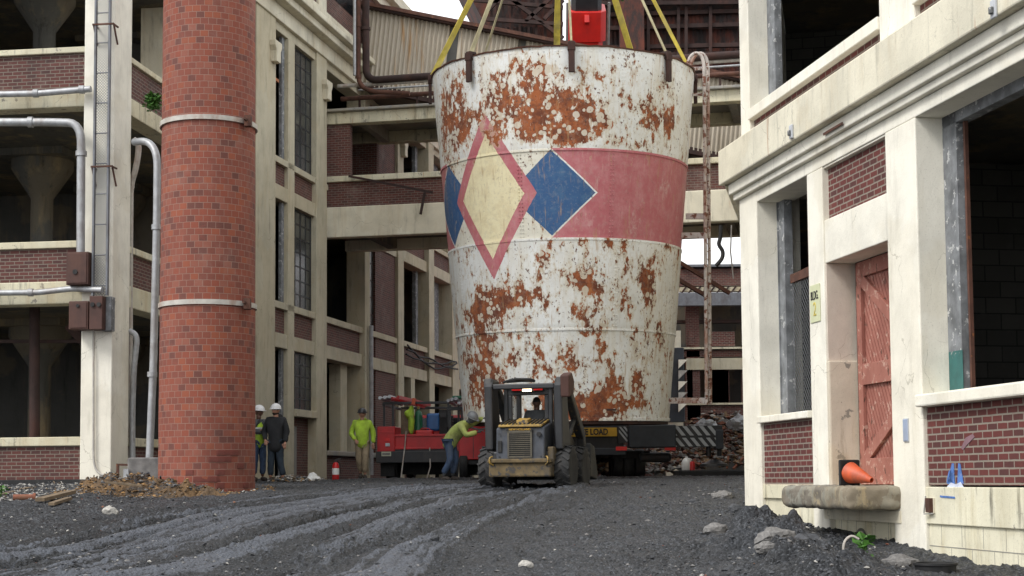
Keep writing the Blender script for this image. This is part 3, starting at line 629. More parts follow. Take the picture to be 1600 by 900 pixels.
# cornice in three steps, parapet storey
c0, c1 = allp[0][0], L
box('cornice', M['cream2'], bld, c0, c1, -.12, .5, CN0, CN0+.45, bevel=.02)
box('cornice', M['cream2'], bld, c0, c1, -.42, .5, CN0+.45, CN0+.68, bevel=.03)
box('cornice', M['cream2'], bld, c0, c1, -.62, .5, CN0+.68, CN0+.86, bevel=.03)
box('cornice', M['cream2'], bld, c0, c1, -.1, .5, CN0+.86, CN0+1.5, bevel=.02)
Z4 = CN0+1.5; ZR = B.z(652, 22, -.3)-.9
MB().box(c0, c1, .0, .4, Z4, ZR).build('brick_panel', M['brickB'], bld)
for a, b in allp: box('column', M['cream2'], bld, a+.1, b-.1, -.08, .3, Z4, ZR)
for i in range(2, len(allp)-1):
    s0, s1 = allp[i][1], allp[i+1][0]
    box('window', M['dglass'], bld, s0+.6, s1-.6, -.01, .05, Z4+.7, ZR-.5)
for q in ((ZR, ZR+.35, -.15), (ZR+.35, ZR+.55, -.4), (ZR+.55, ZR+.9, -.25)): box('cornice', M['cream2'], bld, c0, c1, q[2], .6, q[0], q[1], bevel=.02)
# floors, back, partitions
for z in (.0, b1b, b2b, CN0+.4): MB().box(c0, c1, .45, 9, z-.3, z-.03).build('floor_slab', M['shaded'], bld)
MB().box(c0, c1, 9, 9.3, -.3, ZR).build('back_wall', M['shaded'], bld)
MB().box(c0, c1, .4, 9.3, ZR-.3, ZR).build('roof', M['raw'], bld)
for s in (ps[2][0]+.3, ps[4][0]+.3, ps[6][0]+.3): MB().box(s, s+.25, .56, 9, -.3, 13).build('partition_wall', M['shaded'], bld)
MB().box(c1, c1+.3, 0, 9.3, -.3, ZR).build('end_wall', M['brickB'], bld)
# pale downpipe on pilaster
pipe('downpipe', 'slim grey downpipe on the pilaster behind the man in lime hoodie', [Vector((0,0,0))+B.O+B.ax*B.s(571)-B.ay*.2+Vector((0,0,.2)), B.O+B.ax*B.s(571)-B.ay*.2+Vector((0,0,5.2))], .07, M['galv'], 0)
# hanging conduit bundle on facade between bays 4-6
cb = MB(); 
for dz in (0, .1, -.12): 
    cb.tube([B.O+B.ax*(B.s(629)+k*(B.s(708)-B.s(629))/8)-B.ay*(.16+.03*math.sin(k*2+dz*9))+Vector((0,0, b1b+.55+dz+.07*math.sin(k*1.7+dz*20)-.25*math.sin(k/8*3.1))) for k in range(9)], .035, 6)
tag(cb.build('cable_bundle', M['black'], None, smooth=2), 'bundle of black cables sagging along the brick between upper and lower windows', 'cable')

# ================================================================ BRIDGE
D = Fr((P(508, 340, 47.7).x, 47.7), -11.9)
br = thing('bridge_walkway', 'cream and brick enclosed bridge crossing the yard behind the rusty tank', 'bridge', D.O, D.yaw)
dz = lambda x, y: D.z(x, y)
BL = 16.5; BD = 3.2
z_b0, z_b1 = dz(600, 368), dz(600, 320); zk = dz(600, 281); zs = dz(600, 272); zt0 = dz(600, 190); zt1 = dz(600, 172)
for y0 in (0, BD-.35):
    fr_ = y0 == 0
    box('beam', M['cream2'], br, -.3, BL, y0, y0+.35, z_b0, z_b1, bevel=.03)
    MB().box(-.3, BL, y0+.05, y0+.32, z_b1, zk).build('brick_panel', M['brickB'], br)
    box('sill', M['ledge'], br, .0, BL, y0-.06, y0+.36, zk, zs, bevel=.02)
    for a, b in ((-.3, D.s(546)), (BL-1.4, BL)): MB().box(a, b, y0+.06, y0+.3, zs, zt0).build('brick_panel', M['brickB'], br)
    for a in ((5.2, 9.6, 13.2) if not fr_ else (5.2, 10.6)): box('post', M['olive'], br, a, a+.3, y0+.02, y0+.32, zs, zt0)
    box('top_beam', M['ledge'], br, -.1, BL, y0-.04, y0+.36, zt0, zt1, bevel=.02)
MB().box(-.3, BL, .35, BD-.35, z_b0+.35, z_b0+.65).build('floor_slab', M['shaded'], br)
MB().box(-.3, BL, -.2, BD+.1, zt1, zt1+.09).build('roof', M['raw'], br, bevel=.02)
for k in range(7): MB().box(1+k*2.3, 1.25+k*2.3, .3, BD-.3, zt0-.0, zt1-.002).build('ceiling_joist', M['raw'], br)
for k in range(4): MB().box(1.2+k*3.7, 1.5+k*3.7, .3, BD-.3, z_b0+.02, z_b0+.35).build('floor_joist', M['inside'], br)
# end columns/abutment under bridge at the left
ob = MB().bar(D.O+D.ax*D.s(548)-D.ay*.2+Vector((0,0,dz(548, 277))), D.O+D.ax*D.s(680)-D.ay*.25+Vector((0,0,dz(680, 303))), .05, .07)
sb = thing('steel_strut', 'rusty angle bar leaning across the bridge brickwork left of the tank', 'steel bar')
ob.build('long_bar', M['darkrust'], sb)
MB().bar(D.O+D.ax*D.s(668)-D.ay*.25+Vector((0,0,dz(668, 303))), D.O+D.ax*D.s(661)-D.ay*.25+Vector((0,0,dz(661, 337))), .07).build('short_bar', M['darkrust'], sb)
MB().bar(P(1062, 410, 46.2), P(1140, 458, 46.5), .11).build('_', M['rust'], None).name = 'steel_brace'
o = bpy.data.objects['steel_brace']; tag(o, 'rusty diagonal brace under the bridge right of the tank, upper of two', 'steel bar')
o = MB().bar(P(1058, 436, 46.2), P(1110, 466, 46.5), .11).build('steel_brace', M['rust'], None); tag(o, 'rusty diagonal brace under the bridge right of the tank, lower of two', 'steel bar')
# pipes over the bridge
def PD(px, py, off): d = ray(px, py); t = (D.O.dot(D.ay)+off)/d.dot(D.ay); return d*t
def hp(name, label, x0, y0, off, r, m, extra=()):
    r = r*.62
    a = PD(x0, y0, off); b = a+D.ax*15.6; b.z = a.z+.05
    return pipe(name, label, list(extra)+[a, b], r, m, .35)
hp('service_pipe', 'pale rusty pipe along the bridge roof, highest of the three beside the vertical pipes', 528, 135, .3, .10, M['cpipe'])
hp('service_pipe', 'brown rusty pipe low over the bridge roof, lowest of the three', 533, 155, .9, .12, M['rust'])
hp('service_pipe', 'thin grey pipe over the bridge roof between the pale and the brown one', 560, 141, 1.3, .05, M['galv'])
A = PD(571, -160, .2); A2 = PD(572, 126, .2)
pipe('riser_pipe', 'thick dark pipe that drops down the wall and turns along the bridge roof', [A, A2, A2+D.ax*15+Vector((0,0,.1))], .115, M['darkrust'], .4, clamps=[(PD(571, 45, .2), (0,0,1))])
pipe('riser_pipe', 'rusty red vertical pipe against the wall left of the dark thick pipe', [PD(560, -160, .1), PD(560, 132, .1), PD(580, 143, .1), PD(640, 146, .1)], .075, M['rust'], .3, clamps=[(PD(560, 40, .1), (0,0,1)), (PD(560, 120, .1), (0,0,1))])
pipe('riser_pipe', 'thin pale vertical pipe left of the rusty red pipe', [PD(554, -160, .0), PD(554, 118, .0)], .05, M['galv'], 0)
rd = thing('railing', 'low rusty pipe supports standing on the bridge roof', 'railing', D.O, D.yaw)
for k in range(9): MB().box(.8+k*1.9, .86+k*1.9, .25, 1.3, zt1+.09, zt1+.17).box(.8+k*1.9, .86+k*1.9, .9, .96, zt1+.09, zt1+.75).build('support', M['darkrust'], rd)

# ================================================================ SLOPING CONVEYOR GALLERY
YG = 50.6
gal = thing('conveyor_gallery', 'sloping gallery clad in pale corrugated sheets descending behind the tank', 'covered conveyor')
pa, pb = P(574, 15, YG), P(1180, 134, YG); qa, qb = P(560, 104, YG), P(800, 147, YG)
dsl = (pb-pa); n_ = 400; g = MB(); vs = []
wid = 2.55
nrm = Vector((dsl.z, 0, -dsl.x)).normalized()   # downwards, perpendicular to the slope
lean = Vector((-.11, 0, -1)).normalized()
gaps = [(708, 718), (815, 822)]
Lg = dsl.length; du = dsl.normalized()
gx = [(((P(a, 60, YG).x-pa.x)/du.x)-.1, ((P(b, 60, YG).x-pa.x)/du.x)) for a, b in gaps]
def sheet(u0, u1):
    m = MB(); n = int((u1-u0)/.0215); v = []
    for i in range(n+1):
        u = u0+(u1-u0)*i/n; off = .045*math.cos(2*math.pi*u/.15)
        a = pa+du*u+Vector((0, off, 0)); b = a+lean*2.55
        v += [a, b]
    m.add(v, [(2*i, 2*i+1, 2*i+3, 2*i+2) for i in range(n)]); return m.build('corrugated_sheet', M['corr'], gal, smooth=True)
e = [0, gx[0][0], gx[0][1], gx[1][0], gx[1][1], Lg]
for i in (0, 2, 4): sheet(e[i], e[i+1])
for i in (1, 3):
    a = pa+du*e[i]; b = pa+du*e[i+1]
    MB().add([a+Vector((0,.06,0)), b+Vector((0,.06,0)), b+lean*2.55+Vector((0,.06,0)), a+lean*2.55+Vector((0,.06,0))], [(0,1,2,3)]).build('gap_board', M['shaded'], gal)
MB().bar(pa-du*.2+Vector((0,.0,.07)), pb+Vector((0,.0,.07)), .5, .14).build('roof_edge', M['darkrust'], gal)
MB().bar(pa-du*.2+Vector((0,-.28,.12)), pb+Vector((0,-.28,.12)), .06, .12).build('gutter', M['rust'], gal)
MB().add([pa+Vector((0,.1,.1)), pb+Vector((0,.1,.1)), pb+Vector((0,3,.3)), pa+Vector((0,3,.3))], [(0,1,2,3)]).build('roof', M['rust'], gal)
MB().add([pa+lean*2.55+Vector((0,.0,0)), pb+lean*2.55+Vector((0,.0,0)), pb+lean*2.55+Vector((0,3,0)), pa+lean*2.55+Vector((0,3,.0))], [(0,1,2,3)]).build('underside', M['shaded'], gal)
MB().bar(pa+lean*2.57+Vector((0,.1,0)), pb+lean*2.57+Vector((0,.1,0)), .25, .22).build('bottom_chord', M['darkrust'], gal)

# ================================================================ RUSTY MILL BUILDING BEHIND
YM = 82.0
mill = thing('steel_mill_shed', 'tall rusty steel mill shed with open roof trusses far behind the tank', 'shed')
def pm(px, py, y=YM): return P(px, py, y)
a = pm(935, 30); b = pm(1300, 22); lo = pm(1300, 300)
def rsheet(x0, x1, z0, z1, y, m='siding', name='siding_panel'):
    mb = MB(); n = int((x1-x0)/.12); v = []
    for i in range(n+1): x = x0+(x1-x0)*i/n; o_ = .05*(i % 2); v += [(x, y+o_, z0), (x, y+o_, z1)]
    mb.add(v, [(2*i, 2*i+2, 2*i+3, 2*i+1) for i in range(n)]); return mb.build(name, M[m], mill)
x0, x1 = pm(935, 60).x, 24
rsheet(x0, x1, pm(1000, 44).z, pm(1000, 24).z, YM-.3); rsheet(x0, x1, pm(1000, 300).z, pm(1000, 46).z, YM)
rsheet(pm(764, 60).x, pm(868, 60).x, pm(800, 200).z, pm(800, 38).z, YM+.5)
for py in (24, 45, 79, 92): MB().bar(pm(764 if py > 60 else 935, py, YM-.5), Vector((24, YM-.5, pm(0, py, YM).z)), .25, .22).build('girt', M['darkrust'], mill)
mb = MB()
for px in (945, 1003, 1013, 1060, 1072, 1110): MB().bar(pm(px, -80, YM-.7), pm(px, 200, YM-.7), .16).build('post', M['darkrust'], mill)
MB().box(pm(965, 0).x, pm(1002, 0).x, YM-1.5, YM-.9, 0, pm(0, -120).z).build('stack', M['siding'], mill)
# left dark head house, slanted edge
pl = [(741-40, -80), (741, 0), (763, 42), (763, 140), (880, 140), (880, -80)]
MB().prism([(pm(px, py).x, pm(px, py).z) for px, py in pl][::-1], YM+.8, YM+7).build('head_house', M['siding'], mill)
for px in (768, 777, 786, 800, 812, 826, 838, 852, 866): MB().bar(pm(px, -80, YM-.2), pm(px, 120, YM-.2), .13).build('post', M['darkrust'], mill)
for a_, b_ in (((741, 0), (880, 12)), ((760, 30), (880, 38)), ((760, 18), (840, -60)), ((800, 0), (880, 60)), ((850, 30), (880, 0)), ((820, 35), (868, -10))):
    MB().bar(pm(*a_, YM-.6), pm(*b_, YM-.6), .2).build('truss_member', M['darkrust'], mill)
# roof truss with sky showing through
for yy in (YM-1, YM+8, YM+16):
    zt = pm(0, 1, YM).z; zl = pm(0, 22, YM).z
    MB().bar((pm(900, 0).x, yy, zt+.1), (26, yy, zt+.5), .22).build('truss_chord', M['darkrust'], mill)
    MB().bar((pm(900, 0).x, yy, zl), (26, yy, zl), .22).build('truss_chord', M['darkrust'], mill)
    rr = random.Random(int(yy)); x = pm(905, 0).x; k = 0
    while x < 24: MB().bar((x, yy, zl if k % 2 else zt), (x+1.35, yy, zt+.2 if k % 2 else zl), .12).build('truss_member', M['darkrust'], mill); x += 1.35; k += 1
for k in range(10): MB().bar((3.8+k*2.2, YM-1, zt+.2), (4.3+k*2.2, YM+16, zt+.7), .12).build('purlin', M['darkrust'], mill)
MB().prism([(4, zt+.9), (26, zt+1.6), (26, zt+1.75), (4, zt+1.05)], YM-2, YM+18).build('roof', M['siding'], mill)

# ================================================================ FAR BRICK BUILDING, right of the tank
YF = 66.0; far = thing('brick_building', 'distant brown brick building with dark square windows, seen between tank and right wall', 'building')
def pf(px, py, y=YF): return P(px, py, y)
def fbox(nm, m, px0, py0, px1, py1, y0=0, y1=.3, bev=0): a = pf(px0, py1); b = pf(px1, py0); return MB().box(a.x, b.x, YF+y0, YF+y1, a.z, b.z).build(nm, m, far, bevel=bev)
fbox('brick_panel', M['brickB'], 1076, 478, 1092, 760); fbox('brick_panel', M['brickB'], 1104, 565, 1138, 630)
fbox('brick_panel', M['brickB'], 1062, 418, 1330, 447); fbox('parapet', M['greysteel'], 1060, 412, 1330, 418, -.2, 8)
fbox('brick_panel', M['brickB'], 1076, 518, 1084, 540, -.05); fbox('brick_panel', M['brickR'], 1112, 518, 1148, 541)
fbox('sill', M['ledge'], 1064, 541, 1330, 546, -.15); fbox('brick_panel', M['brickB'], 1068, 546, 1330, 558)
fbox('concrete_band', M['olive'], 1072, 558, 1330, 578, -.1); fbox('brick_panel', M['brickB'], 1072, 578, 1082, 632)
fbox('brick_panel', M['brickB'], 1104, 578, 1139, 632); fbox('brick_panel', M['brickB'], 1072, 632, 1330, 700)
fbox('brick_panel', M['brickB'], 1160, 578, 1330, 632)
fbox('sill', M['ledge'], 1070, 628, 1330, 633, -.15); fbox('concrete_band', M['olive'], 1062, 447, 1330, 456, -.1)
fbox('concrete_band', M['cream2'], 1040, 518, 1062, 545, -.4, 0); fbox('base_wall', M['cream2'], 1040, 650, 1066, 760, -.4, 0)
fbox('back_wall', M['shaded'], 1040, 456, 1330, 760, 5, 5.3); fbox('floor_slab', M['shaded'], 1040, 540, 1330, 545, .3, 5)
fbox('roof', M['raw'], 1062, 418, 1330, 424, .3, 6)
for py in (480, 498): fbox('steel_beam', M['greysteel'] if py == 480 else M['darkrust'], 1040, py-22 if py == 480 else py-1, 1330, py if py == 480 else py+6, -.6+(py == 498)*.9, -.2+(py == 498)*.9)
for k in range(9): MB().bar(pf(1065+k*11, 458, YF-.1), pf(1065+k*11+8, 447, YF-.1), .07).build('lattice_bar', M['darkrust'], far)
# dark stair tower with white zigzag
stt = thing('fire_stair', 'dark blue panelled stair tower with pale zigzag edge beside the far brick building', 'stair')
a = pf(1040, 660, YF-1); b = pf(1066, 545, YF-1)
MB().box(a.x, b.x, YF-1.6, YF-.8, a.z, b.z).build('panel_wall', M['navy'], stt, bevel=.02)
for k in range(5):
    y0 = 562+k*17; t0 = pf(1060, y0, YF-1.7); t1 = pf(1074, y0, YF-1.7); t2 = pf(1060, y0+14, YF-1.7)
    MB().prism([(t0.x, t0.z), (t2.x, t2.z), (t1.x, t1.z)], YF-1.8, YF-1.65).build('stringer', M['cream'] if k % 2 == 0 else M['pale'], stt)

# ================================================================ RIGHT BUILDING
c_ = P(1163, 750, 22.4)
C = Fr((c_.x, 22.4), -79.8)
rb = thing('cream_building', 'near cream painted building with red brick panels and red door, right side', 'building', C.O, C.yaw)
cz = lambda x, y, o=0: C.z(x, y, o); cs = lambda x, o=0: C.s(x, 600, o)
WT = .30
p1 = cs(1187); w1 = cs(1267); d0 = cs(1291); d1 = cs(1392); p2 = cs(1440); END = p2+7
zpl = cz(1230, 757); zbr = cz(1230, 657); zsl = cz(1230, 646)     # plinth top, brick top, sill top
zbase = -1.9
zh1 = cz(1200, 306); zh2 = cz(1460, 166); zh = (zh1+zh2)/2; zdh = cz(1340, 392); zbp0 = cz(1340, 320); zbp1 = cz(1340, 234)
z_a = zh; z_b = cz(1300, 253-28); 
zf0 = cz(1160, 306, -.07); zc0 = cz(1140, 280, -.24); zc1 = cz(1140, 224, -.24)
# piers
box('pier', M['cream'], rb, 0, p1, 0, WT+.35, zbase, zf0, bevel=.015)
box('pier', M['cream'], rb, w1, d0, 0, .42, zbase, zh, bevel=.015)
box('pier', M['cream'], rb, d1, p2, 0, WT+.3, zbase, zh, bevel=.015)
box('pier', M['cream'], rb, p2+4.6, p2+5.6, 0, WT+.3, zbase, zh, bevel=.015)
# frieze / lintel
box('lintel', M['cream'], rb, p1-.002, END, .003, WT+.2, zh, zf0, bevel=.012)
box('frieze', M['cream'], rb, -.06, END, -.07, .4, zf0, zc0-.16, bevel=.012)
box('frieze', M['cream'], rb, -.10, END, -.13, .4, zc0-.16, zc0, bevel=.015)
box('cornice', M['cream2'], rb, -.22, END, -.24, .5, zc0, zc1, bevel=.02)
box('cornice', M['cream'], rb, -.06, END, -.06, .5, zc1, zc1+.04, bevel=.01)
# panel above door
box('door_header', M['cream'], rb, d0, d1, .02, .40, zdh, zbp0, bevel=.012)
MB().box(d0, d1, .09, .35, zbp0, zbp1).build('brick_panel', M['brickR'], rb)
box('door_header', M['cream'], rb, d0, d1, .02, .40, zbp1, zh, bevel=.01)
# bay 1 window
MB().box(p1, w1, .05, .32, zpl, zbr).build('brick_panel', M['brickR'], rb)
box('sill', M['cream'], rb, p1-.0, w1, -.06, .38, zbr, zsl, bevel=.012)
box('sill', M['cream'], rb, p2, END, -.09, .38, zbr-.02, zsl+.02, bevel=.02)
MB().box(p2, END, .05, .32, zpl, zbr-.02).build('brick_panel', M['brickR'], rb)
# plinth
box('plinth', M['plinth'], rb, p1, w1, .02, .4, -.28, zpl, bevel=.01); box('plinth', M['plinth'], rb, p1, w1, .06, .4, zbase, -.28, bevel=.01)
box('plinth', M['plinth'], rb, d0, d1, .08, .5, zbase, zpl-.02, bevel=.01)
box('plinth', M['plinth'], rb, p2, END, .01, .4, -.50, zpl-.02, bevel=.01); box('plinth', M['plinth'], rb, p2, END, .04, .4, zbase, -.50, bevel=.01)
# joints of the block plinth as thin grooves (proud courses)
pj = MB()
for z in (-.50, -.73, -.96): pj.box(d0+.01, d1-.01, .076, .084, z-.004, z+.004)
for z in (-.73, -.96, -1.19): pj.box(p2+.01, END, .036, .044, z-.004, z+.004)
rr = random.Random(2)
for ci, z in enumerate((-.50, -.73, -.96)):
    x = p2+.3+(ci % 2)*.22
    while x < END: pj.box(x-.002, x+.002, .037, .043, z-.22, z-.01); x += .46
    x = d0+.2+(ci % 2)*.22
    while x < d1: pj.box(x-.002, x+.002, .077, .083, z-.22, z-.01); x += .46
pj.build('plinth_joints', M['raw'], rb)
# window in bay 1: grey jamb frame, brace, wire mesh
wf = MB().box(p1, p1+.02, WT, WT+.2, zsl, zh).box(p1, p1+.24, WT+.02, WT+.14, zsl, zh).build('window_frame', M['frame'], rb)
MB().add([(p1+.3, WT+.1, zsl), (w1+.3, WT+.1, zsl), (w1+.3, WT+.1, zsl+2.0), (p1+.3, WT+.1, zsl+1.95)], [(0,1,2,3)]).build('wire_mesh', M['wire'], wf)
MB().bar((p1+.3, WT+.12, zsl+1.95), (w1+.3, WT+.12, zsl+2.03), .05).build('top_bar', M['rust'], wf)
MB().bar((p1+.95, WT+.14, zsl), (p1+.95, WT+.14, zh), .10, .06).build('mullion', M['rust'], wf)
MB().bar((p1+.3, WT+.1, cz(1235, 420)), (w1+.3, WT+.1, cz(1235, 417)), .06, .12).build('cross_rail', M['rust'], wf)
MB().bar((p1+.9, WT+.3, zh-.1), (p1+1.6, WT+.2, cz(1235, 420)), .05).build('brace', M['darkrust'], wf)
# big opening frames
wf = MB().box(p2, p2+.32, WT+.02, WT+.14, zsl+.02, zh).build('window_frame', M['frame'], rb)
MB().box(p2+.012, p2+.33, WT+.015, WT+.019, zsl+.022, zsl+.48).build('painted_patch', M['teal'], wf)
MB().box(p2+.36, p2+.40, WT+.08, WT+.12, zsl+.02, zh).build('mullion', M['rust'], wf)
MB().box(p2, END, WT+.02, WT+.16, zh-.12, zh-.0).build('head_rail', M['frame'], wf)
# interior of ground floor
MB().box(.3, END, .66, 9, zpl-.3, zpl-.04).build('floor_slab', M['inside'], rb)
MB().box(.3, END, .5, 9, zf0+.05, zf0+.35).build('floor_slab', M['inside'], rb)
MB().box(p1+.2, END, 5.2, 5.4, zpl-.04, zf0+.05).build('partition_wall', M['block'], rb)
MB().box(-.0, END, 9, 9.3, zbase, 9.6).build('back_wall', M['shaded'], rb)
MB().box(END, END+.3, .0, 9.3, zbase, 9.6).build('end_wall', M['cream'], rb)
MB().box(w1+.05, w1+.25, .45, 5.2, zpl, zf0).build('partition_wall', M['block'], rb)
MB().tube([(p2+1.0, 3.0, 1.3), (p2+2.2, 2.0, 2.5), (p2+3.5, 1.6, 3.1)], .05, 8).build('hanging_duct', M['shaded'], rb, smooth=2)
MB().tube([(p2, 2.6, 2.9), (END, 2.6, 2.9)], .05, 8).build('ceiling_pipe', M['darkrust'], rb, smooth=2)
# door recess
box('door_jamb', M['darkrust'], rb, d0+.086, d0+.12, .38, .50, zpl, zdh-.01, bevel=.004)
DY = .37
MB().box(d0+.001, d0+.035, .02, .42, cz(1310, 560), zdh-.004).build('door_jamb', M['tan'], rb, bevel=.006)
MB().box(d0+.001, d0+.085, .004, .43, zpl-.02, cz(1310, 560)).build('door_jamb', concrete('worn_tan_concrete', (.60,.53,.42), .5, dark=(.2,.15,.1), warm=(.45,.3,.1), chip=.6), rb, bevel=.02)
dr = thing('door_leaf', None, None); dr.parent = rb; dr.location = (0, 0, 0)
bpy.data.objects.remove(dr)
dl = box('door', M['door'], rb, d0+.12, d1+.1, DY+.05, DY+.10, zpl+.0, zdh-.005, bevel=.004)
dW = d1-d0-.1; X0 = d0+.12; X1 = d1+.1; zm = (zpl+zdh)/2-.03
fm = MB()
fm.box(X0, X0+.14, DY, DY+.05, zpl, zdh-.01).box(X1-.14, X1, DY, DY+.05, zpl, zdh-.01)
fm.box(X0+.14, X1-.14, DY+.002, DY+.05, zdh-.20, zdh-.01).box(X0+.14, X1-.14, DY+.002, DY+.05, zm-.13, zm+.13).box(X0+.14, X1-.14, DY+.002, DY+.05, zpl, zpl+.32)
fm.bar((X0+.16, DY+.028, zdh-.24), (X1-.17, DY+.028, zm+.22), .045, .13, up=(1,0,0)) if False else None
def diag(mb, xa, za, xb, zb_, w):
    d = Vector((xb-xa, zb_-za)).normalized(); n = Vector((-d.y, d.x))*w/2
    mb.prism([(xa-n.x, za-n.y), (xb-n.x, zb_-n.y), (xb+n.x, zb_+n.y), (xa+n.x, za+n.y)], DY+.004, DY+.05)
diag(fm, X0+.12, zdh-.22, X1-.12, zm+.14, .15); diag(fm, X0+.14, zpl+.32, X1-.12, zm-.14, .15)
fm.build('door_frame_boards', M['door'], dl, bevel=.006)
gr = MB(); n = 16
gm = plain('door_groove', (.20,.05,.035), .8)
for (za, zb2, sl) in ((zm+.13, zdh-.2, -1.15), (zpl+.32, zm-.13, -1.15)):
    for k in range(-6, 16):
        xs = X0+.14+k*.085; 
        # clipped diagonal groove lines
        pts = []
        x_a, z_a_ = xs, zb2; x_b = xs+(zb2-za)*.55; z_b_ = za
        lo_, hi_ = X0+.14, X1-.14
        def at(x): return zb2-(x-xs)/.55
        xa_, xb_ = max(x_a, lo_), min(x_b, hi_)
        if xb_-xa_ > .02: gr.bar((xa_, DY+.049, at(xa_)), (xb_, DY+.049, at(xb_)), .007, .004, up=(0,1,0))
gr.build('board_grooves', gm, dl)
# doorstep
def roughen(o, vox, amp, size):
    m_ = o.modifiers.new('remesh', 'REMESH'); m_.mode = 'VOXEL'; m_.voxel_size = vox; m_.use_smooth_shade = True
    tx_ = bpy.data.textures.new('clouds', 'CLOUDS'); tx_.noise_scale = size; tx_.noise_depth = 4
    d_ = o.modifiers.new('displace', 'DISPLACE'); d_.texture = tx_; d_.strength = amp; d_.mid_level = .5; return o
ds = thing('concrete_doorstep', 'thick weathered concrete doorstep jutting out under the red door', 'doorstep', C.O, C.yaw)
sx0, sx1 = cs(1280), cs(1400)+.05
oy = -.62; poly = []
for a in np.linspace(0, 90, 9): poly.append((sx0+.34-.34*math.cos(R(a)), oy+.34-.34*math.sin(R(a))))
poly = [(sx0, .05)]+poly+[(sx1, oy), (sx1, .05)]
nseg = MB(); nseg.prism(poly, cz(1330, 795)+.02, zpl-.01, ax='z')
o = nseg.build('slab', concrete('weathered_step_concrete', (.24,.23,.19), 1, dark=(.03,.028,.024), chip=.48, aggregate=(.16,.14,.11)), ds, bevel=.05); roughen(o, .022, .05, .14)
MB().box(sx0+.1, sx1, -.012, .1, cz(1330, 797)-.12, cz(1330, 795)).build('underside_haunch', M['cream2'], ds)
# upper storey
zu = zc1+.04; zus0 = cz(1184, 177, 0); zus1 = cz(1184, 160, 0)
UT = 10.5
U0, U1 = -.02, cs(1176); V0, V1 = cs(1384), cs(1440)
box('pier', M['cream'], rb, .05, U1, .03, .55, zc1+.04, UT, bevel=.015)
box('pier', M['cream'], rb, V0, V1, .03, .55, zc1+.04, UT, bevel=.015)
for a, b in ((U1, V0), (V1, END)):
    MB().box(a, b, .1, .35, zu, zus0).build('brick_panel', M['brickR'], rb)
    box('sill', M['cream'], rb, a, b, .0, .42, zus0, zus1, bevel=.012)
    box('window_frame', M['frame'], rb, a, a+.3, .32, .44, zus1, UT)
    box('beam', M['cream'], rb, a, b, .06, .5, 8.6, UT)
box('end_beam', M['cream'], rb, -.0, END, .0, .5, UT, UT+.4)
MB().box(.4, END, .5, 9, 8.55, 8.8).build('floor_slab', M['inside'], rb)
MB().box(.3, END, 6.2, 6.4, zf0+.35, 8.6).build('partition_wall', M['inside'], rb)
mushroom(rb, U1+2.3, 3.6, zf0+.35, 8.55, .3)
# end wall going away (street side)
E = Fr((c_.x, 22.4), 78.1)
ew = MB().box(0, 34, -.30, -.05, zbase, UT)
def eb(nm, m, a, b, y0, y1, z0, z1, bev=.012):
    o = MB().box(a, b, y0, y1, z0, z1).build(nm, m, rb, bevel=bev); o.matrix_parent_inverse = Matrix(); 
    o.location = (0, 0, 0); o.rotation_euler = (0, 0, E.yaw-C.yaw); return o
eb('side_wall', M['cream2'], .35, 34, -.5, -.03, zbase, UT)
eb('side_frieze', M['cream'], -.0, 34, -.4, .07, zf0, zc0, .01)
eb('side_cornice', M['cream2'], -.0, 34, -.4, .22, zc0, zc1, .02)
eb('floor_slab', M['inside'], .5, 33, -13, -.52, zf0+.06, zf0+.34, 0); eb('floor_slab', M['inside'], .5, 33, -13, -.52, 8.56, 8.79, 0); eb('floor_slab', M['inside'], .5, 33, -13, -.52, zpl-.29, zpl-.05, 0)
eb('partition_wall', M['block'], 7, 7.3, -13, -.52, zpl, 8.5, 0)
# ---- things on the right building
def CL(px, py, off=0): s, z = C.hit(px, py, off); return Vector((s, off, z))
def wthing(name, label, cat, px, py, off=-.002):
    p = CL(px, py, off); return thing(name, label, cat, C.O+C.ax*p.x+C.ay*off+Vector((0,0,p.z)), C.yaw)
sg = wthing('building_sign', 'small pale green sign reading BLDG. 2 on the pier left of the red door', 'sign', 1274.5, 474)
sw, shh = (cs(1282)-cs(1267)), (cz(1274, 444)-cz(1274, 503))
MB().box(-sw/2, sw/2, -.012, 0, -shh/2, shh/2).build('board', M['sign'], sg, bevel=.004)
text('lettering', 'BLDG.', .155, M['ink'], sg, (0, -.014, shh*.20), (R(90), 0, 0), xs=sw*.88/.47, bold=.001)
text('lettering', '2', .25, M['ochre'], sg, (0, -.014, -shh*.17), (R(90), 0, 0), xs=.85)
pt = wthing('wall_plate', 'blue grey metal plate on the cream pier right of the red door', 'plate', 1416.5, 672)
MB().box(-.055, .055, -.02, 0, -.12, .12).build('face', M['plate'], pt, bevel=.006); MB().box(-.062, .062, -.012, 0, -.127, .127).build('rim', M['pvc'], pt)
bb = wthing('broken_box', 'small rusty open electrical box hanging from the blockwork below the right brick panel', 'electrical box', 1458, 790, .03)
MB().box(-.09, .09, -.03, 0, -.08, .08).build('back_plate', M['cream2'], bb); MB().box(-.04, .06, -.07, -.03, -.07, .08).build('housing', M['rust'], bb)
MB().bar((-.1, -.06, -.08), (-.07, -.05, .1), .012).bar((-.1, -.06, -.09), (.1, -.05, -.08), .012).build('loose_strip', M['pale'], bb)
for px, py, lb in ((1238, 206, 'small pale lamp bracket on the cornice above the left brick panel, nearer the corner'), (1555, 14, 'small pale lamp bracket on the cornice at the upper right')):
    q = wthing('lamp_bracket', lb, 'bracket', px, py, -.24)
    MB().box(-.05, .05, -.03, 0, -.09, .09).build('back_plate', M['pvc'], q, bevel=.01); MB().box(-.03, .03, -.06, -.03, -.05, .02).build('socket', M['frame'], q, bevel=.01)
q = wthing('rust_strap', 'short rusty iron strap stuck on the frieze below the cornice', 'iron strap', 1302, 202, -.15); MB().box(-.3, .3, -.012, 0, -.01, .02).build('strap', M['rust'], q)
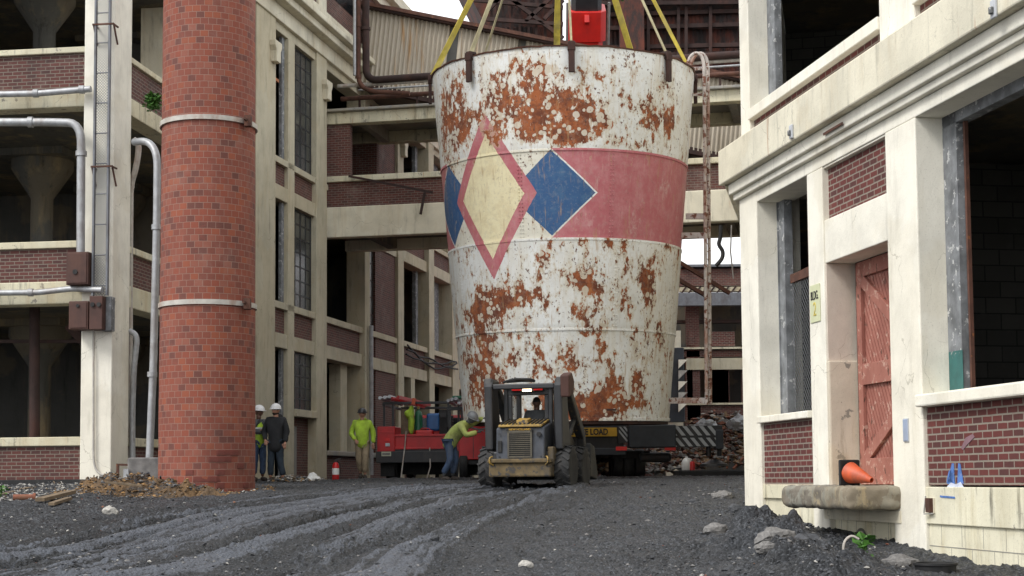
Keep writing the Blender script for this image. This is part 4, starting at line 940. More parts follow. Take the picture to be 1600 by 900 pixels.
# spray paint marks as thin sheets
def spray(name, label, cat, polys, off, m):
    t = MB()
    for pl_ in polys:
        pts = [CL(a, b, off) for a, b in pl_]; t.prism([(p.x, p.z) for p in pts], off-.003, off)
    o = t.build(name, m, None); o.location = C.O; o.rotation_euler = (0, 0, C.yaw); return tag(o, label, cat)
def streak(x0, y0, x1, y1, w0, w1): return [(x0-w0, y0), (x0+w0, y0), (x1+w1, y1), (x1-w1, y1)]
spray('paint_mark', 'two blue spray paint drips on the right brick panel', 'paint mark', [streak(1489, 724, 1486, 756, 1.5, 6), streak(1499, 724, 1501, 756, 1.5, 5), streak(1487, 735, 1484, 754, 4, 5)], .046, M['bluesp'])
spray('paint_mark', 'pale blue smear above the two blue drips on the brick', 'paint mark', [[(1502, 700), (1509, 684), (1520, 678), (1523, 683), (1512, 694), (1505, 703)]], .046, plain('faint_spray', (.24,.14,.16), .8))
spray('paint_mark', 'white splash under the blue drips', 'paint mark', [[(1480, 760), (1486, 754), (1494, 757), (1501, 753), (1506, 761), (1497, 764), (1490, 762), (1484, 765)]], .036, M['whitesp'])
spray('paint_mark', 'thin light blue dash on the blockwork right of the rusty open box', 'paint mark', [streak(1470, 775, 1492, 778, .8, .8), [(1469, 774), (1492, 776), (1492, 779), (1469, 777)]], .006, M['bluesp'])
arch = []
for k in range(14):
    a0_, a1_ = math.pi*k/14, math.pi*(k+1)/14
    arch.append([(1345-9*math.cos(a0_), 843-18*math.sin(a0_)), (1345-9*math.cos(a1_), 843-18*math.sin(a1_)), (1345-6.5*math.cos(a1_), 843-14*math.sin(a1_)), (1345-6.5*math.cos(a0_), 843-14*math.sin(a0_))])
arch += [[(1336, 843), (1338.5, 843), (1337.5, 876), (1335, 874)], [(1351.5, 843), (1354, 843), (1355.5, 878), (1353, 878)]]
ar = thing('stencil_mark', 'grey stencilled arch with characters inside on the blockwork under the doorstep', 'wall marking')
o = spray('arch', 'x', 'x', arch, .070, M['greysp']); 
for kk in ('label', 'category'): del o[kk]
o.parent = ar
pc = CL(1345, 855, .068); text('lettering', '151', .15, M['greysp'], ar, C.O+C.ax*pc.x+C.ay*.066+Vector((0,0,pc.z)), (R(90), 0, C.yaw), xs=.6)
# ================================================================ TANK
TC = P(882, 400, 38); TX, TY = TC.x, 38.0
Rt = (P(1083, 122, 38).x-P(678, 122, 38).x)/2*.997; Rb_ = (P(1044, 657, 38).x-P(723, 657, 38).x)/2*.997
TZ0, TZ1 = P(1044, 657, 38).z, P(1083, 125, 38).z; TH_ = TZ1-TZ0
def Rz(h): return Rb_+(Rt-Rb_)*h/TH_
def taz(px, py):                                   # angle and height on the tank under a photo pixel
    d = ray(px, py); best = None
    for Y in np.linspace(34.2, 38.2, 1200):
        p = d*float(Y); h = p.z-TZ0
        if math.hypot(p.x-TX, p.y-TY) <= Rz(h): return math.atan2(p.x-TX, -(p.y-TY)), h
    return math.atan2(d.x*38-TX, .3), d.z*38-TZ0
tank = thing('rusty_tank', 'huge tapered white riveted steel tank with rust, pink band and diamond marks hanging in slings', 'tank', (TX, TY, TZ0)); tank.rotation_euler = (R(1.5), 0, 0)
seams = [taz(882, 367)[1], taz(882, 228)[1], taz(882, 508)[1]]; hs_ = sorted(seams)
RUST = [(850,165,50,36,.24),(800,150,45,30,.14),(760,190,20,45,.22),(715,190,18,45,.20),(905,150,40,25,.10),(835,206,80,13,.22),(880,215,30,8,.2),(1000,150,60,40,.07),(950,120,90,12,.08),(700,180,20,60,.12),(870,560,150,60,.05),(900,430,140,50,.05),(890,190,30,20,.12),(940,190,16,28,.22),(1015,185,14,30,.25),(1042,190,12,32,.2),(1000,175,30,30,.06),
        (855,108,85,9,.14),(1000,222,50,10,.10),(770,470,45,26,.26),(750,490,30,18,.2),(845,410,10,24,.22),(830,455,18,10,.14),(915,435,18,22,.22),(908,485,22,14,.18),(975,420,9,40,.16),(1012,445,18,34,.24),(760,560,13,60,.24),
        (740,590,14,50,.25),(748,520,10,20,.15),(800,560,14,12,.2),(845,540,10,30,.12),(890,555,25,25,.12),(920,632,55,20,.34),(955,615,35,30,.22),(1000,585,15,55,.18),(940,530,15,30,.14),(820,600,20,18,.1),(700,240,14,70,.12),(785,620,50,25,.14),(1040,560,8,50,.12),(870,640,40,12,.2)]
RD = []
for px, py, rx, ry, am in RUST:
    a, h = taz(px, py); s = FP/ (38-Rz(h)*.8); rx = rx/s; ry = ry/s
    RD.append((a, h, rx/Rz(h)/max(.35, math.cos(a)), ry, am))
SEG = 360; ROW = 150; v_ = []; f_ = []
prof = [(h, Rz(h)) for h in np.linspace(0, TH_, ROW+1)]
me = bpy.data.meshes.new('shell')
A_ = -np.pi+np.arange(SEG+1)*2*np.pi/SEG; H_ = np.linspace(0, TH_, ROW+1)
AA, HH = np.meshgrid(A_, H_); RR = Rb_+(Rt-Rb_)*HH/TH_+.006*fbm(AA*6, HH*2, 3)+np.where((HH > hs_[0]) & (HH < hs_[1]), .01, 0)+np.where(HH > hs_[2], .01, 0)
RR -= .03*np.exp(-((AA-1.15)/.10)**2-((HH-TH_+.25)/.22)**2)
X = RR*np.sin(AA); Y_ = -RR*np.cos(AA)
me.vertices.add(X.size); me.vertices.foreach_set('co', np.stack([X, Y_, HH+.0*X], -1).ravel())
ii = np.arange(X.size).reshape(X.shape); q = np.stack([ii[:-1,:-1], ii[:-1,1:], ii[1:,1:], ii[1:,:-1]], -1).reshape(-1, 4)
me.loops.add(q.size); me.loops.foreach_set('vertex_index', q.ravel()); me.polygons.add(len(q)); me.polygons.foreach_set('loop_start', np.arange(0, q.size, 4)); me.polygons.foreach_set('use_smooth', np.ones(len(q), bool)); me.update()
uvl = me.uv_layers.new(name='UVMap'); uv_ = np.stack([AA.ravel()[q.ravel()], HH.ravel()[q.ravel()]], -1); uvl.data.foreach_set('uv', uv_.ravel())
def biasf(AA, HH):
    b_ = np.zeros_like(AA)
    for a, h, ra, rh, am in RD: b_ = b_+am*np.exp(-((AA-a)/ra)**2-((HH-h)/rh)**2)
    return b_
bias = biasf(AA, HH)
for h_ in hs_+[.1]: bias += .10*np.exp(-((HH-h_+.12)/.10)**2)*(fbm(AA*9, HH*1.5, 3)+.35)+.07*np.exp(-np.clip(h_-HH, 0, 9)/.5)*(HH < h_)*np.clip(vn(AA*30, HH*.3)*3, 0, 1)
bias += .12*np.exp(-((TH_-.32-HH)/.12)**2)*np.clip(vn(AA*8, HH*2+4)*3, 0, 1)
def paintlike(o):
    me_ = o.data; n_ = len(me_.vertices); co = np.zeros(n_*3); me_.vertices.foreach_get('co', co); co = co.reshape(-1, 3); an = np.arctan2(co[:, 0], -co[:, 1])
    me_.attributes.new('rustbias', 'FLOAT', 'POINT').data.foreach_set('value', biasf(an, co[:, 2]))
    li = np.zeros(len(me_.loops), int); me_.loops.foreach_get('vertex_index', li); me_.uv_layers[0].data.foreach_set('uv', np.stack([an[li], co[li, 2]], -1).ravel())
    me_.materials.clear(); me_.materials.append(M['tank']); return o
bias += .12*np.clip((np.abs(AA)-1.6)/1, 0, 1)*(fbm(AA*3, HH*.8, 3)+.3)
at_ = me.attributes.new('rustbias', 'FLOAT', 'POINT'); at_.data.foreach_set('value', bias.ravel())
def tank_mat(paint=True):
    t = NT('peeling_white_tank_paint' if paint else 'tank_rim_paint'); sp = t.n('SeparateXYZ'); t.l(t.uv, sp.inputs[0]); u, v = sp.outputs[0], sp.outputs[1]
    at = t.n('Attribute'); at.attribute_name = 'rustbias'; bi = at.outputs['Fac']
    c = t.mix(t.step(t.noise(.9, 6, .6), .35, .7), (.76,.775,.76), (.66,.665,.635))
    c = t.mix(t.m('MULTIPLY', t.step(t.noise(1.2, 7, .65, v=t.vec(t.obj, (2,2,.18))), .45, .75), .6), c, (.56,.49,.34))
    if paint:
        def dia(p0, ptop, pright, sc_=1.0):
            a0, h0 = p0; w_ = abs(pright[0]-a0); hh = abs(ptop[1]-h0)
            return t.m('ADD', t.m('DIVIDE', t.m('ABSOLUTE', t.m('SUBTRACT', u, a0)), w_), t.m('DIVIDE', t.m('ABSOLUTE', t.m('SUBTRACT', v, h0)), hh))
        wob = t.m('MULTIPLY', t.m('SUBTRACT', t.noise(6, 5, .7), .5), .04)
        cr = taz(778, 303); crt = taz(755, 176); crb = taz(773, 434); crr = taz(839, 300); crl = taz(714, 310)
        ac = (crr[0]+crl[0])/2; hc = (crt[1]+crb[1])/2; wc = (crr[0]-crl[0])/2; hh = (crt[1]-crb[1])/2
        bl = taz(866, 298); blt = taz(857, 231); blb = taz(867, 364); blr = taz(930, 296)
        ab = taz(861, 298)[0]; hb = (blt[1]+blb[1])/2; wb = blr[0]-ab; hbh = (blt[1]-blb[1])/2
        ab2 = 2*ac-ab
        def D_(a0, h0, w_, h_): return t.m('ADD', wob, t.m('ADD', t.m('DIVIDE', t.m('ABSOLUTE', t.m('SUBTRACT', u, a0)), w_), t.m('DIVIDE', t.m('ABSOLUTE', t.m('SUBTRACT', v, h0)), h_)))
        dB, dB2, dC = D_(ab, hb, wb, hbh), D_(ab2, hb, wb, hbh), D_(ac, hc, wc, hh)
        hlo, hhi = hs_[1], hs_[2]
        band = t.m('MULTIPLY', t.m('GREATER_THAN', t.m('ADD', v, t.m('MULTIPLY', wob, .5)), hlo), t.m('LESS_THAN', v, hhi))
        right = t.m('MULTIPLY', t.m('GREATER_THAN', u, ab), t.m('GREATER_THAN', dB, 1.05)); left = t.m('MULTIPLY', t.m('LESS_THAN', u, ab2), t.m('GREATER_THAN', dB2, 1.05))
        pk = t.m('MULTIPLY', band, t.m('MAXIMUM', right, left))
        pink = t.mix(t.step(t.noise(3, 8, .75), .40, .70), (.43,.115,.135), (.50,.20,.215)); pink = t.mix(t.step(t.noise(1.3, 9, .75, v=t.vec(t.obj, (1,1,.7), loc=(7,3,1))), .56, .72), pink, (.58,.42,.40))
        scr = t.m('MULTIPLY', t.step(t.noise(5, 8, .7, v=t.vec(t.obj, (3.5,3.5,.35))), .55, .75), .5); pink = t.mix(scr, pink, (.60,.46,.42))
        blue = t.mix(t.step(t.noise(4, 7, .7), .45, .75), (.020,.085,.22), (.05,.13,.25)); blue = t.mix(t.step(t.noise(7, 8, .7), .70, .74), blue, (.4,.42,.42))
        crm = t.mix(t.step(t.noise(3, 7, .7), .4, .7), (.76,.69,.45), (.66,.57,.35)); crm = t.mix(t.m('MULTIPLY', t.step(t.noise(13, 6, .7), .62, .7), .7), crm, (.66,.62,.5))
        ivory = t.mix(.6, c, (.66,.62,.48))
        inb = t.m('MULTIPLY', band, t.m('MULTIPLY', t.m('GREATER_THAN', u, ab2), t.m('LESS_THAN', u, ab)))
        c = t.mix(inb, c, ivory); c = t.mix(pk, c, pink)
        c = t.mix(t.m('LESS_THAN', dB, 1), c, blue); c = t.mix(t.m('LESS_THAN', dB2, 1), c, blue)
        c = t.mix(t.m('LESS_THAN', dC, 1), c, pink); c = t.mix(t.m('LESS_THAN', dC, .75), c, crm)
        anyp = t.m('MAXIMUM', t.m('MAXIMUM', pk, t.m('LESS_THAN', dC, 1)), t.m('MAXIMUM', t.m('LESS_THAN', dB, 1), t.m('LESS_THAN', dB2, 1)))
        keep = t.m('MULTIPLY', anyp, -.10)
    else: keep = 0.0
    big = t.noise(1.7, 10, .68, v=t.vec(t.obj, (1,1,.8))); sml = t.noise(7, 8, .72, v=t.vec(t.obj, (1,1,.55)))
    r1 = t.m('ADD', t.m('ADD', t.m('MULTIPLY', big, .75), t.m('MULTIPLY', sml, .95)), t.m('ADD', t.m('MULTIPLY_ADD', bi, .95, -.35), keep))
    halo = t.m('MULTIPLY', t.step(r1, .53, .65), .6)
    c = t.mix(halo, c, (.52,.42,.27))
    rustm = t.step(r1, .635, .655)
    dots = t.vor(4.2, v=t.vec(t.obj, loc=(1,2,3))); dn = t.m('ADD', dots, t.m('MULTIPLY', t.m('SUBTRACT', t.noise(9), .5), .22))
    dots2 = t.m('ADD', t.vor(7.5, v=t.vec(t.obj, loc=(7,1,3))), t.m('MULTIPLY', t.m('SUBTRACT', t.noise(14), .5), .3)); sp2 = t.m('LESS_THAN', dots2, t.m('MULTIPLY', t.step(t.noise(2.2, 3, .5, v=t.vec(t.obj, loc=(2,9,6))), .38, .62), .46))
    spots = t.m('LESS_THAN', dn, t.m('MULTIPLY', t.step(t.noise(1.5, 3, .5, v=t.vec(t.obj, loc=(6,6,6))), .3, .7), .42)); rustm = t.m('MULTIPLY', rustm, t.m('SUBTRACT', 1, t.m('MULTIPLY', t.m('MAXIMUM', spots, sp2), .9)))
    rc = t.mix(t.step(t.noise(3.2, 8, .7), .38, .62), (.13,.037,.017), (.34,.10,.031)); rc = t.mix(t.step(t.noise(11, 7, .7), .55, .68), rc, (.07,.022,.012)); rc = t.mix(t.step(t.noise(5, 5, .6, v=t.vec(t.obj, loc=(9,9,2))), .62, .72), rc, (.38,.14,.045))
    c = t.mix(rustm, c, rc)
    fl = t.m('ADD', t.noise(16, 5, .65, v=t.vec(t.obj, (1,1,.7))), t.m('MULTIPLY', t.noise(1.4, 3, .5), .25)); flk = t.step(fl, .755 if paint else .72, .775 if paint else .74)
    if paint: flk = t.m('MULTIPLY', flk, t.m('SUBTRACT', 1, t.m('MULTIPLY', anyp, .75)))
    c = t.mix(flk, c, (.13,.06,.04))
    pe = t.step(t.noise(22, 6, .7, v=t.vec(t.obj, (1,1,.8))), .60, .66); c = t.mix(t.m('MULTIPLY', pe, .28), c, (.40,.36,.30))
    # thin drips
    dr_ = t.noise(9, 6, .6, v=t.vec(t.obj, (1.5,1.5,.09))); c = t.mix(t.m('MULTIPLY', t.step(dr_, .57, .70), .55), c, (.40,.25,.12))
    c = t.mix(t.m('MULTIPLY', t.step(t.noise(10, 7, .7), .5, .66), .18), c, (.36,.34,.30))
    h = t.m('SUBTRACT', t.m('MULTIPLY', t.noise(7, 8, .7), .8), t.m('ADD', rustm, flk)); t.bump(h, .5, .02)
    return t.fin(c, t.m('ADD', .5, t.m('MULTIPLY', rustm, .4)))
M['tank'] = tank_mat(); M['tank2'] = tank_mat(False)
me.materials.append(M['tank']); shell = bpy.data.objects.new('shell', me); col.objects.link(shell); shell.parent = tank
def circ(h, r0, n=180): return [Vector((r0*math.sin(-math.pi+2*math.pi*k/n), -r0*math.cos(-math.pi+2*math.pi*k/n), h)) for k in range(n)]
# rivets: seams along the courses and vertical seams
rv = MB()
def rivet(a, h, s=.018):
    r = Rz(h)+.008; c = Vector((math.sin(a)*r, -math.cos(a)*r, h)); n = Vector((math.sin(a), -math.cos(a), 0)); t_ = Vector((math.cos(a), math.sin(a), 0)); z = Vector((0,0,1))
    rv.add([c-t_*s-z*s, c+t_*s-z*s, c+t_*s+z*s, c-t_*s+z*s, c+n*s*.9-t_*s*.45-z*s*.45, c+n*s*.9+t_*s*.45-z*s*.45, c+n*s*.9+t_*s*.45+z*s*.45, c+n*s*.9-t_*s*.45+z*s*.45], [(0,1,5,4),(1,2,6,5),(2,3,7,6),(3,0,4,7),(4,5,6,7)])
for h in hs_+[.07]:
    n = int(2*math.pi*Rz(h)/.085)
    for k in range(n): rivet(2*math.pi*k/n, h-.035)
for h in [TH_-.12]:
    n = 150
    for k in range(n): rivet(2*math.pi*k/n, h, .013)
edges_ = [0]+hs_+[TH_]
vs_ = [(3, [taz(971, 200)[0]]), (2, [taz(955, 300)[0], taz(815, 350)[0]]), (1, [taz(962, 440)[0], taz(722, 440)[0], 1.15]), (0, [taz(825, 580)[0], 1.0, -1.1])]
for ci, angs in vs_:
    for a in [x for x in angs]+[x+math.pi for x in angs]:
        for dd in (-.035, .035):
            h = edges_[ci]+.05
            while h < edges_[ci+1]: rivet(a+dd/Rz(h)*1.0, h, .014); h += .085
paintlike(rv.build('rivets', M['tank2'], tank))['kind'] = 'stuff'
def ring(name, prof, m, n=180):
    b = MB(); v = []
    for r, h in prof: v += circ(h, r, n)
    k = len(prof); b.add(v, [(i*n+j, i*n+(j+1) % n, ((i+1) % k)*n+(j+1) % n, ((i+1) % k)*n+j) for i in range(k) for j in range(n)])
    return b.build(name, m, tank, smooth=2)
for h in hs_: paintlike(ring('seam_strap', [(Rz(h)+.002, h-.06), (Rz(h)+.015, h-.055), (Rz(h)+.015, h), (Rz(h)+.002, h+.002)], M['tank2']))
# wavy rim
n = 240; b = MB(); v = []
for r0, dh in ((Rt-.03, -.02), (Rt+.035, -.015), (Rt+.045, .015), (Rt-.02, .022)):
    for k in range(n):
        a = -math.pi+2*math.pi*k/n; wv_ = .025*mn.noise(Vector((math.cos(a)*5, math.sin(a)*5, 1)))+.015*mn.noise(Vector((math.cos(a)*16, math.sin(a)*16, 4)))
        r = r0+wv_*1.2; v.append((r*math.sin(a), -r*math.cos(a), TH_+dh+wv_))
b.add(v, [(i*n+j, i*n+(j+1) % n, ((i+1) % 4)*n+(j+1) % n, ((i+1) % 4)*n+j) for i in range(4) for j in range(n)]); b.build('rim', M['rust'], tank, smooth=2)
ring('inner_wall', [(Rt-.05, TH_), (Rt-.06, TH_), (Rb_-.05, .3), (Rb_-.04, .3)], M['darkrust'])
paintlike(ring('base_flange', [(Rb_-.02, -.03), (Rb_+.02, -.02), (Rb_+.022, .05), (Rb_, .055)], M['tank2']))
ring('base_ring', [(Rb_-.16, -.10), (Rb_-.03, -.10), (Rb_-.02, .0), (Rb_-.16, .0)], M['darkrust'])
MB().lathe([(Rb_-.10, -.06), (Rb_-.10, .02)], 64).build('bottom_plate', M['darkrust'], tank)
hk = MB(); ah, hh_ = taz(953, 636); 
r = Rz(hh_); MB().box(-.14, .14, -.03, .05, -.02, .02).build('bottom_lug', M['darkrust'], tank).location = (r*math.sin(ah), -r*math.cos(ah), hh_)
# lifting clips and slings
apex = P(886, -281, 38.0); apex.x = TX+.02
CLA = [R(k*45+1.5) for k in range(8)]
for k, a in enumerate(CLA):
    r = Rt; c = Vector((r*math.sin(a), -r*math.cos(a), TH_)); q = Matrix.Rotation(a, 3, 'Z')
    t = thing('lifting_clamp', None, None); bpy.data.objects.remove(t)
    g = MB().box(-.07, .07, -.11, -.03, -.62, .06).box(-.09, .09, -.12, -.02, -.12, .07).box(-.07, .07, -.10, .12, .04, .10).box(-.05, .05, .06, .12, -.4, .1)
    g.tube([(-.09, -.07, -.06), (.09, -.07, -.06)], .04, 8)
    names = ['front middle', 'front right', 'right side', 'rear right', 'rear', 'rear left', 'left side', 'front left']
    o = g.build('rim_clamp', M['darkrust'], tank, bevel=.01); o.location = c; o.rotation_euler = (0, 0, a)
slab = ['thin pale sling on the clamp at the front middle of the tank rim', 'pale sling running down to the front right clamp of the tank', 'yellow sling to the far right edge of the tank rim beside the ladder', 'wide yellow sling dropping to the rear rim right of the red boom', 'wide yellow sling dropping to the rear rim just left of the red boom',
        'thin pale sling to the rear left rim, third from the left', 'faded yellow sling running down to the front left clamp', 'bright yellow sling to the far left edge of the tank rim']
order = {0: (0, .05, 'strap2', 0), 1: (1, .06, 'strap2', 1), 2: (2, .09, 'strap', 2), 3: (3, .17, 'strap', 3), 4: (4, .17, 'strap', 4), 5: (5, .05, 'strap2', 5), 6: (6, .14, 'strap', 7), 7: (7, .10, 'strap2', 6)}
for k, a in enumerate(CLA):
    _, wd, mt_, li = order[k]; p = Matrix.Translation((TX, TY, TZ0)) @ (Matrix.Rotation(R(1.5), 4, 'X') @ Vector((Rt*math.sin(a), -Rt*math.cos(a), TH_+.08))); n = 24; vs = []; d = (apex-p); sd_ = d.cross(Vector((0,1,0))).normalized()
    fw = d.cross(sd_).normalized()
    for i in range(n+1):
        t = i/n; tw = .9*math.sin(t*9+k); s_ = (sd_*math.cos(tw*.8)+fw*math.sin(tw*.8))*wd/2; o_ = (fw*math.cos(tw*.8)-sd_*math.sin(tw*.8))*.012; c = p+d*t
        vs += [c-s_-o_, c+s_-o_, c+s_+o_, c-s_+o_]
    b = MB(); b.add(vs, [(4*i+j, 4*i+(j+1) % 4, 4*i+4+(j+1) % 4, 4*i+4+j) for i in range(n) for j in range(4)]+[(3,2,1,0), (4*n,4*n+1,4*n+2,4*n+3)])
    tag(b.build('lifting_sling', M[mt_], None), slab[li], 'sling', 'slings holding the tank')
# access ladder on the tank's right side
la = MB(); YL = 37.0
def LP(px, py, dy=0): return P(px, py, YL+dy)
lx0, lx1 = 1101, 1107
def lad_rail(dx, dy, m=M['rust']):
    return MB().tube([LP(1072+dx, 117, dy), LP(1073+dx, 100, dy), LP(1080+dx, 86, dy), LP(1089+dx, 82, dy), LP(1097+dx, 88, dy), LP(1100+dx, 102, dy), LP(1104+dx, 632, dy)], .042, 8, smooth=.12)
rl = plain('rusty_white_ladder', (.55,.50,.46), .75, 0, .3, 4, .4, dirt=(.25,.09,.04), da=.95, chips=(.16,.06,.035), ca=.52)
lo_ = lad_rail(0, 0).build('ladder', rl, tank, smooth=2); lo_.matrix_parent_inverse = tank.matrix_basis.inverted(); 
lo2 = lad_rail(6, .42).build('rail', rl, lo_, smooth=2)
rg = MB()
for k in range(44): py = 105+k*12; rg.tube([LP(1100+(py-100)*.0075, py, 0), LP(1106+(py-100)*.0075, py, .42)], .014, 6)
rg.build('rungs', rl, lo_)
arms = MB()
for py, ax_ in ((338, 1072), (368, 1060), (626, 1036)): MB().bar(LP(ax_, py, .3), LP(1106, py, .1), .07, .14).build('bracket', rl, lo_)
for py in (108, 148): MB().bar(LP(1082, py, .2), LP(1106, py-1, .2), .05, .07).build('bracket', rl, lo_)
# hanging hose and wires right of the tank
o = MB().tube([P(1126, 352, 45), P(1126, 372, 45), P(1122, 382, 45), P(1130, 392, 45), P(1129, 404, 45), P(1119, 415, 45)], .06, 8, smooth=.2).build('black_hose', M['black'], None, smooth=2); tag(o, 'short black hose with a hooked end hanging under the bridge against the sky', 'hose')
for i, (a, b_) in enumerate((((1060, 350), (1046, 628)), ((1143, 352), (1146, 435)))):
    o = MB().tube([P(*a, 44.5), P((a[0]+b_[0])/2-3, (a[1]+b_[1])/2, 44.5), P(*b_, 44.5)], .022, 6).build('hanging_cable', M['cable'], None); tag(o, ['thin pale cable hanging down the right side of the tank', 'thin cable hanging under the bridge close to the right building'][i], 'cable')
o = MB().tube([P(676, 380, 40.2), P(668, 560, 40.2), P(668, 640, 40.2)], .01, 5)
# crane hook block above the frame
hb = thing('hook_block', 'red crane hook block gathering the slings above the tank', 'crane hook', apex)
MB().box(-.35, .35, -.2, .2, .2, 1.3).build('block', M['redc'], hb, bevel=.05); MB().tube([(0,0,.2), (0,0,0), (.12,0,-.12), (0,0,-.25), (-.12,0,-.1)], .06, 8, smooth=.1).build('hook', M['steel'], hb, smooth=2)
bt = (TX, 38.2, 52)
for dx in (-.1, .1): MB().tube([(dx, 0, 1.3), (dx, 0, bt[2]-apex.z)], .015, 6).build('rope', M['cable'], hb)

# ================================================================ MOBILE CRANE
cr = thing('mobile_crane', 'mobile crane with red and black boom and white striped outrigger behind the tank', 'crane')
YC = 45.0
def pc_(px, py, dy=0): return P(px, py, YC+dy)
def cb_(nm, m, px0, py0, px1, py1, y0, y1, bev=.02): a = pc_(px0, py1); b = pc_(px1, py0); return MB().box(a.x, b.x, YC+y0, YC+y1, a.z, b.z).build(nm, m, cr, bevel=bev)
body = cb_('carrier_body', M['blackp'], 840, 682, 975, 712, .1, 11); cb_('deck', M['navy'], 830, 664, 980, 684, .12, 11)
cb_('rear_beam', M['navy'], 850, 700, 978, 712, -.1, .1)
sgn = cb_('warning_sign', M['signy'], 866, 668, 964, 682.5, -.02, .05, .006)
text('lettering', 'OVERSIZE LOAD', .245, M['ink'], sgn, (pc_(912, 675).x, YC-.03, pc_(912, 675.3).z), (R(90), 0, 0), xs=.78, bold=.008)
def stripes(x0, z0, x1, z1, y, nm, n, par, lean_=.8, dirn=1):
    pl_ = MB(); w_ = (x1-x0)/n; h = z1-z0
    for k in range(-1, n+1):
        xa_ = x0+k*w_; pts = [(xa_, z1), (xa_+w_*.5, z1), (xa_+w_*.5+h*lean_*dirn, z0), (xa_+h*lean_*dirn, z0)]
        q = []
        def inside(p, ed): return p[0] >= x0 if ed == 0 else p[0] <= x1
        poly = pts
        for ed, lim in ((0, x0), (1, x1)):
            out = []
            for i in range(len(poly)):
                A1, B1 = poly[i], poly[(i+1) % len(poly)]
                ia, ib = inside(A1, ed), inside(B1, ed)
                if ia: out.append(A1)
                if ia != ib: t = (lim-A1[0])/(B1[0]-A1[0]); out.append((lim, A1[1]+t*(B1[1]-A1[1])))
            poly = out
            if len(poly) < 3: break
        if len(poly) >= 3: pl_.prism(poly, y-.004, y)
    return pl_.build(nm, M['stripe'], par)
M['stripe'] = plain('white_stripe', (.42,.44,.45), .4, 0, .15, 4, .05, dirt=(.2,.2,.2), da=.5)
p0, p1_ = pc_(967, 690), pc_(980, 667); pn = cb_('striped_plate', M['blackp'], 966, 666, 981, 692, -.06, -.02, .004); stripes(p0.x, p0.z, p1_.x, p1_.z, YC-.066, 'stripes', 2, pn)
for px in (962, 1038): cb_('tail_lamp', M['redlamp'], px, 698, px+17, 704, -.14, -.1, .005)
cb_('outrigger_box', M['navy'], 982, 664, 1054, 700, -.35, .5, .03)
ob_ = cb_('outrigger_beam', M['blackp'], 1054, 665, 1127, 699, -.25, .3, .015)
a, b_ = pc_(1052, 681), pc_(1116, 666); stripes(a.x, a.z, b_.x, b_.z, YC-.256, 'stripes', 5, ob_)
a, b_ = pc_(1052, 698), pc_(1126, 684); stripes(a.x, a.z, b_.x, b_.z, YC-.256, 'stripes', 6, ob_)
cb_('jack_cap', M['navy'], 1117, 672, 1128, 702, -.32, .35, .02)
for px in (1107, 1124):
    a = pc_(px, 700, -.1); MB().lathe([(.07, pc_(0, 722).z), (.07, a.z+.1)], 12, (a.x, a.y, 0)).build('jack_leg', M['steel'], cr, smooth=2)
a = pc_(1116, 726); MB().lathe([(.42, a.z-.05), (.40, a.z+.02), (.2, a.z+.09), (.12, a.z+.15)], 20, (a.x, YC, 0)).build('float_pad', M['blackp'], cr, smooth=2)
def wheel(par, c, r, w_, axis, tm=M['black'], rm=M['steel'], lug=0, hub=.55, name='wheel'):
    ax_ = Vector(axis).normalized(); pr = [(r*.55, -w_/2*.8), (r*.80, -w_/2), (r*.95, -w_/2*.92), (r, -w_/2*.7), (r, w_/2*.7), (r*.95, w_/2*.92), (r*.80, w_/2), (r*.55, w_/2*.8)]
    O_ = Vector(c); t = MB().lathe(pr, 32, O_, ax_)
    q = ax_.to_track_quat('Z', 'Y')
    if lug:
        for k in range(lug):
            a = 2*math.pi*k/lug
            for sgn_ in (-1, 1):
                aa = a+(math.pi/lug if sgn_ > 0 else 0)
                p0_ = O_+q @ Vector((math.cos(aa)*(r+.008), math.sin(aa)*(r+.008), sgn_*w_*.04)); p1__ = O_+q @ Vector((math.cos(aa+.22)*(r+.004), math.sin(aa+.22)*(r+.004), sgn_*w_*.46)); t.bar(p0_, p1__, .045, .045, up=tuple(ax_))
    wt = t.build(name, tm, par, smooth=2)
    MB().lathe([(r*.56, -w_*.36), (r*.5, -w_*.30), (r*.2, -w_*.22), (r*.12, -w_*.3), (r*.12, w_*.3), (r*.2, w_*.22), (r*.5, w_*.30), (r*.56, w_*.36)], 24, O_, ax_).build('rim', rm, wt, smooth=2)
    return wt
gz = P(900, 745.5, 45).z
for px, dy in ((968, .9), (985, .9), (1003, .9), (862, .9), (879, .9), (968, 2.6), (1003, 2.6), (968, 7), (1000, 7), (862, 7)):
    a = pc_(px, 700); wheel(cr, (a.x, YC+dy, gz+.40+.0), .42, .30, (1,0,0))
cb_('mudflap', M['black'], 958, 704, 1018, 716, .5, .55, .005); cb_('chassis_cylinder', M['steel'], 1000, 706, 1052, 722, .4, 1.2, .1)
# superstructure and boom
MB().box(-1.2+TX, 1.3+TX, 56, 66, 1.2, 3.0).build('superstructure', M['redc'], cr, bevel=.08)
q0 = Vector((P(915, 75, 59).x, 67, 3.0)); q1 = Vector((P(915, 75, 59).x-.05, 38.4, 51)); dB_ = (q1-q0); 
def bseg(nm, m, t0, t1, wd, hh2, kk=0):
    a = q0+dB_*t0; b2 = q0+dB_*t1; d = (b2-a).normalized(); sx = Vector((1,0,0)); sy = d.cross(sx).normalized(); vs = []
    oct_ = [(-.5,-.34),(-.36,-.5),(.36,-.5),(.5,-.34),(.5,.34),(.36,.5),(-.36,.5),(-.5,.34)]
    for c in (a, b2): vs += [c+sx*x*wd+sy*y*hh2 for x, y in oct_]
    return MB().add(vs, [tuple(range(8))[::-1], tuple(range(8, 16))]+[(i, (i+1) % 8, (i+1) % 8+8, i+8) for i in range(8)]).build(nm, m, cr, bevel=.03)
tb = None
